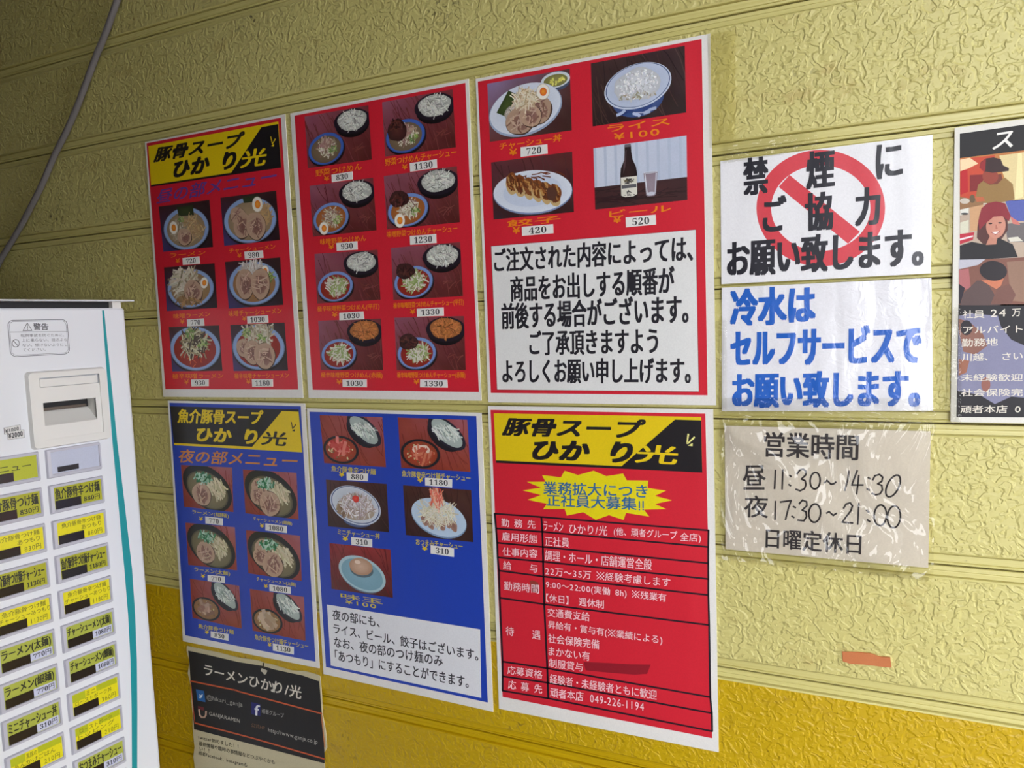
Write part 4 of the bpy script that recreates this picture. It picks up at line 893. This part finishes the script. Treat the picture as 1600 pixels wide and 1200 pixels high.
# ------------------------------------------------------------------ clear film and tape over the signs
def film(name, cr, q, par, org, mat, nx=40, nz=24, amp=0.0015, base=0.0016, seed=1, label=None):
    R_ = random.Random(seed); P = [np.array(wp(cr, p)) for p in q]
    cr_ = [(R_.random(), R_.random(), R_.uniform(0, 3.14), R_.uniform(6, 16), R_.uniform(.3, 1)) for _ in range(9)]
    vs = []
    for j in range(nz + 1):
        for i in range(nx + 1):
            u, v = i / nx, j / nz
            p = P[0] * (1 - u) * (1 - v) + P[1] * u * (1 - v) + P[2] * u * v + P[3] * (1 - u) * v
            h = 0
            for cu, cv, an, fr, am in cr_:
                d = ((u - cu) * math.cos(an) + (v - cv) * math.sin(an)) * fr
                h += am * math.exp(-d * d)
            e = min(u, 1 - u, v, 1 - v) * 12
            vs.append((p[0], -(base + amp * h * min(1, e)), p[1]))
    mb = MB(); mb.add(vs, [(j * (nx + 1) + i, (j + 1) * (nx + 1) + i, (j + 1) * (nx + 1) + i + 1, j * (nx + 1) + i + 1) for j in range(nz) for i in range(nx)])
    f = mb.build(name, mat, par, org, smooth=True)
    if label: f['label'] = label
    return f
o, org = SIGN3
film('clear_film', 'r', [(1124, 655), (1462, 662), (1458, 908), (1128, 874)], o, org, M_FILM, 60, 40, 0.0022, 0.0014, 5, 'wrinkled clear film')
o, org = SIGN2
film('clear_tape', 'r', [(1124, 622), (1462, 622), (1462, 668), (1124, 664)], o, org, M_TAPE, 50, 10, 0.0012, 0.0012, 8, 'crumpled clear tape along the lower edge')
film('clear_tape', 'r', [(1124, 500), (1136, 500), (1136, 640), (1124, 640)], o, org, M_TAPE, 8, 30, 0.001, 0.0012, 9, 'clear tape on the left edge')
o, org = SIGN1
film('clear_tape', 'r', [(1130, 226), (1276, 206), (1280, 232), (1130, 256)], o, org, M_TAPE, 30, 8, 0.001, 0.0012, 10, 'clear tape over the upper left edge')
o, org = P3O
film('clear_tape', 'r', [(1106, 54), (1150, 47), (1150, 226), (1109, 232)], o, org, M_AGED, 8, 20, 0.0004, 0.0010, 11, 'yellowed clear tape on the right edge')
o, org = STAFF
film('clear_tape', 'r', [(1481, 480), (1502, 480), (1502, 664), (1479, 662)], o, org, M_TAPE, 8, 30, 0.0014, 0.0019, 12, 'crumpled clear tape on the left edge')
tp = MB()
pt = [wall_xz(*p) for p in ((1316, 1018), (1340, 1019), (1360, 1021), (1375, 1026), (1391, 1027), (1393, 1043), (1375, 1041), (1350, 1038), (1330, 1037), (1317, 1033))]
tp.prism(pt, -0.0008, 0.0012); tp.c = [lin((196, 116, 66))] * len(tp.v)
oc = (sum(p[0] for p in pt) / len(pt), 0, min(p[1] for p in pt)); o = tp.build('tape_scrap', M_MATTE, None, oc); tag(o, 'scrap of orange brown tape left on the bare cream wall', 'tape')

# ------------------------------------------------------------------ grey cable in front of the wall
cp = [(230, -120), (205, -60), (178, 15), (165, 52), (150, 88), (135, 128), (120, 168), (103, 207), (85, 243), (68, 283), (50, 320), (34, 350), (18, 378), (2, 404), (-14, 440), (-24, 490), (-28, 560)]
path = []
for p in cp:
    x, z = wall_xz(p[0], p[1], 0.013); path.append((x, -0.013, z))
path = [(path[0][0] + .02, -0.013, 2.399)] + path
path.append((path[-1][0] - .005, -0.013, 0.9)); path.append((path[-1][0], -0.013, 0.006))
def spline(P, k=5):
    out = []
    P = [np.array(p) for p in P]; P = [P[0]] + P + [P[-1]]
    for i in range(1, len(P) - 2):
        for j in range(k):
            t = j / k; a, b, c, d = P[i - 1:i + 3]
            out.append(.5 * ((2 * b) + (-a + c) * t + (2 * a - 5 * b + 4 * c - d) * t * t + (-a + 3 * b - 3 * c + d) * t ** 3))
    out.append(P[-2]); return [tuple(q) for q in out]
cb = MB(); cb.tube(spline(path), 0.0052, n=12)
M_CABLE = plain('grey_cable_sheath', (118, 113, 112), 0.45)
o = cb.build('power_cable', M_CABLE, None, (path[-1][0], -0.013, 0.0), smooth=True); tag(o, 'grey cable hanging across the siding above the ticket machine', 'cable')

# ------------------------------------------------------------------ ticket vending machine
M_WHITE = None
m, nt, b_ = new_mat('white_painted_steel'); M_WHITE = m
v = pos_scaled(nt)
c0 = mixc(nt, noise(nt, v, 5, 3), lin((236, 239, 244)), lin((226, 229, 234)))
sp = ramp(nt, noise(nt, pos_scaled(nt, (1, 1.6, 1)), 95, 5, 0.75), [(0.68, 0.0), (0.73, 1.0)])
pa = ramp(nt, noise(nt, v, 12, 2), [(0.52, 0.0), (0.66, 1.0)])
c0 = mixc(nt, math_(nt, 'MULTIPLY', math_(nt, 'MULTIPLY', sp, pa), 0.6), c0, lin((90, 90, 96)))
nt.links.new(c0, b_.inputs['Base Color']); b_.inputs['Roughness'].default_value = 0.32
M_PLAST = plain('pale_grey_plastic', (234, 233, 228), 0.35, var=.02)
M_KEY = plain('translucent_key_plastic', (198, 198, 210), 0.22, var=.03)
M_DARK = plain('black_recess', (24, 24, 28), 0.6)
M_LAMP = plain('smoked_lamp_window', (34, 28, 32), 0.12)
M_METAL = plain('slot_metal', (96, 86, 78), 0.35, 0.6)
M_INKM = ink_mat('machine_print', 0.4)
ang = math.atan2(MDIR[1], MDIR[0])
TOP = face_xz(198.3, 481.2)[1]
mach = empty('ticket_machine', (MP0[0], MP0[1], 0.0), ang); tag(mach, 'white ticket vending machine with rows of yellow buttons and a teal stripe', 'vending machine')
Wd, Dp = 0.56, 0.30
def rr(x0, x1, z0, z1, r, n=5):
    P = []
    for cx, cz, a0 in ((x1 - r, z1 - r, 0), (x0 + r, z1 - r, 90), (x0 + r, z0 + r, 180), (x1 - r, z0 + r, 270)):
        for k in range(n + 1):
            t = math.radians(a0 + 90 * k / n); P.append((cx + r * math.cos(t), cz + r * math.sin(t)))
    return P
# body with rounded front edges, standing on the floor
def body():
    r = 0.007; P = []
    for cx, cy, a0 in ((-r, Dp - .002, 0),): pass
    for k in range(7):
        t = math.radians(-90 * k / 6); P.append((-r + r * math.cos(t), r + r * math.sin(t)))
    for k in range(7):
        t = math.radians(-90 - 90 * k / 6); P.append((-Wd + r + r * math.cos(t), r + r * math.sin(t)))
    P += [(-Wd, Dp), (0, Dp)]
    mb = MB(); n = len(P)
    for z0, z1 in ((0.0, TOP - .003),):
        vs = [(x, y, z0) for x, y in P] + [(x, y, z1) for x, y in P] + [(x * (1 - .003 / Wd * 1) - .0015, y * .98 + .0025, z1 + .003) for x, y in P]
        fs = [(i, (i + 1) % n, n + (i + 1) % n, n + i) for i in range(n)] + [(n + i, n + (i + 1) % n, 2 * n + (i + 1) % n, 2 * n + i) for i in range(n)] + [tuple(range(n - 1, -1, -1)), tuple(range(2 * n, 3 * n))]
        mb.add(vs, fs)
    return mb
bo = body().build('body', M_WHITE, mach)
# opening for the bank note pocket, cut through the front sheet
qx0, qz1 = fp('m4', (298, 783)); qx1, qz0 = fp('m4', (690, 900))
mb = MB(); mb.box((qx0 - .0004, -.02, qz0 - .0004), (qx1 + .0004, .03, qz1 + .0004)); cut = mb.build('cut', M_WHITE, mach)
md = bo.modifiers.new('opening', 'BOOLEAN'); md.operation = 'DIFFERENCE'; md.object = cut; md.solver = 'EXACT'
bpy.context.view_layer.update()
bm2 = bpy.data.meshes.new_from_object(bo.evaluated_get(bpy.context.evaluated_depsgraph_get()))
bo.modifiers.clear(); bo.data = bm2; bo.data.name = 'body'; bpy.data.objects.remove(cut)
zl = face_xz(100, 471)[1]
mb = MB(); mb.box((-Wd + .01, .012, TOP - .001), (-.012, Dp - .01, zl + .0005)); mb.build('dark_neck', M_DARK, mach)
mb = MB(); mb.box((-Wd - .01, -.012, zl), (.009, Dp, zl + .0022), bev=.0006); mb.build('lid', M_WHITE, mach)['label'] = 'thin white overhanging lid plate'
mb = MB(); mb.box((-.02, .002, TOP - .001), (-.006, .012, zl)); mb.build('hinge_block', M_PLAST, mach)
MORG = (0, 0, 0)
a = art(fp, 'teal_stripe', M_INKM, mach, MORG, 'teal stripe widening downwards')
L_ = [(159.3, 485), (166.5, 580), (175.5, 690), (185, 790), (194.3, 890), (200, 960), (203.7, 1030), (205.5, 1110), (206, 1195), (206, 1290)]
R__ = [(162.5, 485), (172, 580), (183, 690), (195, 790), (206.3, 890), (211, 960), (213.7, 1030), (214.5, 1110), (214.3, 1195), (214, 1290)]
for i in range(len(L_) - 1): a.poly('r', [L_[i], R__[i], R__[i + 1], L_[i + 1]], (14, 152, 160), 0.0003)
a = art(fp, 'warning_label', M_INKM, mach, MORG, 'outlined warning label')
zt = lambda cr, p: fp(cr, p)
def rrline(x0, x1, z0, z1, r, w, col, y):
    P = rr(x0, x1, z0, z1, r); Q = rr(x0 + w, x1 - w, z0 + w, z1 - w, max(r - w, .0002)); n = len(P)
    a.raw(P + Q, [(i, (i + 1) % n, n + (i + 1) % n, n + i) for i in range(n)], lin(col), y)
A_, B_ = fp('m4', (50, 185)), fp('m4', (505, 430)); G1 = (110, 112, 120)
rrline(A_[0], B_[0], B_[1], A_[1], .008, .0009, G1, .0003); rrline(A_[0] + .002, B_[0] - .002, B_[1] + .002, A_[1] - .002, .0065, .0005, G1, .0003)
a.line('m4', [(70, 272), (489, 268)], 3, G1, .0003)
a.line('m4', [(165, 262), (230, 260), (196, 206)], 4, (70, 70, 76), .0003, True); a.line('m4', [(197, 222), (199, 245)], 4, (70, 70, 76), .0003); a.line('m4', [(199, 250), (199, 254)], 4, (70, 70, 76), .0003)
a.text('m4', '警告', (240, 257), (347, 257), (240, 208), (84, 84, 90), .0003, .02)
for s_, bl, br, tl in (('転倒事故を防ぐために、', (150, 308), (462, 303), (148, 286)), ('上に乗らない、揺さぶら', (157, 343), (483, 338), (155, 319)), ('ない、傾けないようにし', (162, 378), (487, 373), (160, 355)), ('てください。', (165, 413), (330, 409), (163, 389))):
    a.text('m4', s_, bl, br, tl, (110, 110, 116), .0003)
a.ell('m4', (113, 353), 28, 29, (90, 90, 98), .0003, hole=(.84, .84)); a.line('m4', [(95, 332), (131, 374)], 5, (90, 90, 98), .0003)
a = art(fp, 'denomination_label', M_INKM, mach, MORG, 'small bank note value labels')
for q, s_, y in (([(25, 962), (145, 938), (150, 990), (30, 1010)], '¥1000', .0003), ([(48, 990), (172, 974), (176, 1033), (56, 1050)], '¥2000', .0005)):
    a.poly('m4', q, (60, 60, 66), y); c4 = np.mean(np.array(q, float), 0); qi = [tuple(c4 + (np.array(p) - c4) * .94) for p in q]; a.poly('m4', qi, (222, 222, 220), y + .0001)
    bl = (q[0][0] + 14, q[3][1] - 9); br = (q[1][0] - 10, q[2][1] - 13); a.text('m4', s_, bl, br, (bl[0] - 3, q[0][1] + 14), (50, 50, 56), y + .00015, .04)
# bill acceptor: raised bezel, inner panel, pocket with a slot
x0, z1 = fp('m4', (172, 560)); x1, z0 = fp('m4', (796, 1040))
def ringmesh(outer, inner, yo, yi, mb, base_y=0.0005):
    n = len(outer)
    vs = [(x, base_y, z) for x, z in outer] + [(x * 1, yo, z) for x, z in [((p[0] + (c[0] - p[0]) * .04), (p[1] + (c[1] - p[1]) * .04)) for p in outer]] + [(x, yo, z) for x, z in inner] + [(x, yi, z) for x, z in inner]
    fs = [(k * n + i, k * n + (i + 1) % n, (k + 1) * n + (i + 1) % n, (k + 1) * n + i) for k in range(3) for i in range(n)]
    mb.add(vs, fs)
c = ((x0 + x1) / 2, (z0 + z1) / 2)
ix0, iz1 = fp('m4', (265, 603)); ix1, iz0 = fp('m4', (733, 990))
mb = MB(); ringmesh(rr(x0, x1, z0, z1, .006), rr(ix0, ix1, iz0, iz1, .0008), -.007, -.0045, mb)
bz = mb.build('bill_acceptor', M_PLAST, mach, MORG); bz['label'] = 'raised white bezel of the bank note slot'
px0, pz1 = fp('m4', (298, 783)); px1, pz0 = fp('m4', (690, 900))
mb = MB(); yf = -.0050
zline = fp('m4', (500, 650))[1]
for (a0, b0, a1, b1, yy) in ((ix0, iz0, ix1, pz0, yf), (ix0, pz0, px0, pz1, yf), (px1, pz0, ix1, pz1, yf), (ix0, pz1, ix1, zline - .0008, yf), (ix0 + .001, zline, ix1 - .003, iz1 - .002, yf - .0012)):
    mb.box((a0, yy, b0), (a1, -.0005 if yy == yf else yf + .001, b1))
mb.build('slot_panel', M_PLAST, bz, MORG)
mb = MB(); ybk = .020; zs = pz1 - (pz1 - pz0) * .42
vs = [(px0, yf, pz0), (px1, yf, pz0), (px1, yf, pz1), (px0, yf, pz1), (px0, ybk, zs), (px1, ybk, zs), (px1, ybk, pz1), (px0, ybk, pz1)]
mb.add(vs, [(0, 1, 5, 4), (1, 2, 6, 5), (2, 3, 7, 6), (3, 0, 4, 7)]); mb.build('note_chute', M_PLAST, bz, MORG)
mb = MB(); mb.box((px0, .0196, zs), (px1, .0215, pz1)); mb.build('note_slot', M_DARK, bz, MORG)
mb = MB(); mb.box((px0 + .0005, .0165, zs + .0005), (px1 - .004, .0196, zs + .0050)); mb.build('slot_lip', M_METAL, bz, MORG)
# buttons
SC = (DIST + MY) / (DIST - 0.03)
KX1 = -0.0646 * SC; KW = 0.0733 * SC; KP = 0.0552 * SC; KH = 0.0352 * SC; CPX = 0.0925 * SC
KTOP = EYE - 0.1704 * SC
YB, GY = (238, 226, 12), (196, 190, 40)
def key_mesh():
    mb = MB(); ox, oz = .0052 * SC, .0040 * SC
    o = rr(-KW - ox * 1.25, ox * .75, -KH - oz * 1.4, oz, .0014, 2); i_ = rr(-KW, 0, -KH, 0, .0012, 2); n = len(o)
    om = [((p[0] + (q[0] - p[0]) * .3), (p[1] + (q[1] - p[1]) * .3)) for p, q in zip(o, i_)]
    vs = [(x, -.0002, z) for x, z in o] + [(x, -.0035, z) for x, z in om] + [(x, -.0040, z) for x, z in i_] + [(x, -.0024, z) for x, z in i_]
    mb.add(vs, [(k * n + i, k * n + (i + 1) % n, (k + 1) * n + (i + 1) % n, (k + 1) * n + i) for k in range(3) for i in range(n)] + [tuple(range(3 * n, 4 * n))])
    return mb
KEYS = [
 [('', 0, ''), ('魚介豚骨辛つけ麺', 1, '880円'), ('魚介豚骨辛つけ麺|あつもり', 2, '880円'), ('魚介豚骨辛つけ麺チャーシュー', 1, '1180円'), ('魚介豚骨辛つけ麺|チャーシューあつもり', 2, '1180円'), ('チャーシューメン(太麺)', 3, '1080円'),
  ('チャーシューメン(細麺)', 3, '1080円'), ('ミニ|ローストポーク丼', 4, '360円'), ('ローストポーク|トッピング', 4, '210円'), ('おつまみチャーシュー', 3, '310円'), ('', 0, '')],
 [('メニュー', 5, ''), ('魚介豚骨つけ麺', 1, '830円'), ('魚介豚骨つけ麺|あつもり', 2, '830円'), ('魚介豚骨つけ麺チャーシュー', 1, '1130円'), ('魚介豚骨つけ麺|チャーシューあつもり', 2, '1130円'), ('ラーメン(太麺)', 3, '770円'),
  ('ラーメン(細麺)', 3, '770円'), ('ミニチャーシュー丼', 3, '310円'), ('黒豚の|あんかけごはん', 4, '210円'), ('', 0, ''), ('', 0, '')]]
idn = lambda cr, p: (p[0], p[1])
fancy = lambda s_: ''.join(chr(0x1D7CE + int(ch)) if ch.isdigit() else ch for ch in s_)
kmesh = None
for ci, colk in enumerate(KEYS):
    for ri, (s_, ty, pr) in enumerate(colk):
        bx = KX1 - ci * CPX; bz_ = KTOP - ri * KP
        if kmesh is None: ko = key_mesh().build('button', M_KEY, mach); kmesh = ko.data
        else: ko = bpy.data.objects.new('button', kmesh); C.objects.link(ko); ko.parent = mach
        ko.location = (bx, 0, bz_)
        if ty == 0: ko['label'] = 'blank pale button'
        ca = art(idn, 'label_card', M_INKM, ko, MORG); q = lambda u, v_: (-KW + KW * u, -KH * v_)
        R4 = lambda u0, v0, u1, v1: [q(u0, v0), q(u1, v0), q(u1, v1), q(u0, v1)]
        base = {0: (196, 202, 222), 1: (178, 178, 30), 2: YB, 3: (178, 186, 70), 4: YB, 5: (186, 192, 40)}[ty]
        ca.poly('r', R4(.01, .02, .99, .97), base, .0026)
        if ty == 3: ca.poly('r', R4(.50, .60, .97, .95), (206, 210, 232), .00275)
        if ty == 4: ca.poly('r', R4(.0, .03, .28, .38), (190, 196, 16), .00275); ca.poly('r', R4(.52, .03, .98, .30), (190, 196, 16), .00275)
        mb = MB()
        if ty == 0: mb.box((q(.12, 0)[0], -.0034, q(0, .93)[1]), (q(.55, 0)[0], -.0025, q(0, .70)[1]))
        else: mb.box((q(.02, 0)[0], -.0036, q(0, .98)[1]), (q(.54, 0)[0], -.0025, q(0, .60)[1]))
        mb.build('lamp_window', M_LAMP, ko, MORG)
        if not s_: continue
        le = art(idn, 'lettering', M_INKM, ko, MORG); K = (36, 40, 20)
        if '|' in s_:
            l1, l2 = s_.split('|')
            if ty == 2: le.text('r', l1, q(.10, .30), q(.92, .30), q(.10, .08), (90, 92, 20), .0029); le.text('r', l2, q(.50 if len(l2) < 6 else .04, .56), q(.92 if len(l2) < 6 else 1.0, .56), q(.50 if len(l2) < 6 else .04, .35), (90, 92, 20), .0029)
            else: le.text('r', l1, q(.30 if len(l1) < 4 else .10, .32), q(.50 if len(l1) < 4 else .80, .32), q(.30 if len(l1) < 4 else .10, .10), (110, 112, 16), .0029); le.text('r', l2, q(.06, .58), q(.85, .58), q(.06, .36), (110, 112, 16), .0029)
            le.text('r', pr, q(.62, .92), q(.93, .92), q(.62, .68), (110, 112, 20), .0029)
        elif ty == 5: le.text('r', s_, q(.1, .55), q(.88, .55), q(.1, .28), (70, 76, 16), .0029, .02)
        else:
            le.text('r', s_, q(.03, .56), q(.95, .56), q(.03, .08), K, .0029, .02)
            le.text('r', fancy(pr), q(.60, .90), q(.94, .90), q(.60, .66), (40, 44, 60) if ty == 3 else K, .0029, .01)

# ------------------------------------------------------------------ carry out the lettering, then build every print
need_glyphs(''.join(j[2] for j in TEXTJOBS).replace(' ', '').replace('　', ''))
for j in TEXTJOBS: j[0].do_text(*j[1:])
for a_, name, mat, par, org, label in ARTS:
    if not a_.f: continue
    ob = a_.build(name, mat, par, org)
    if label: ob['label'] = label
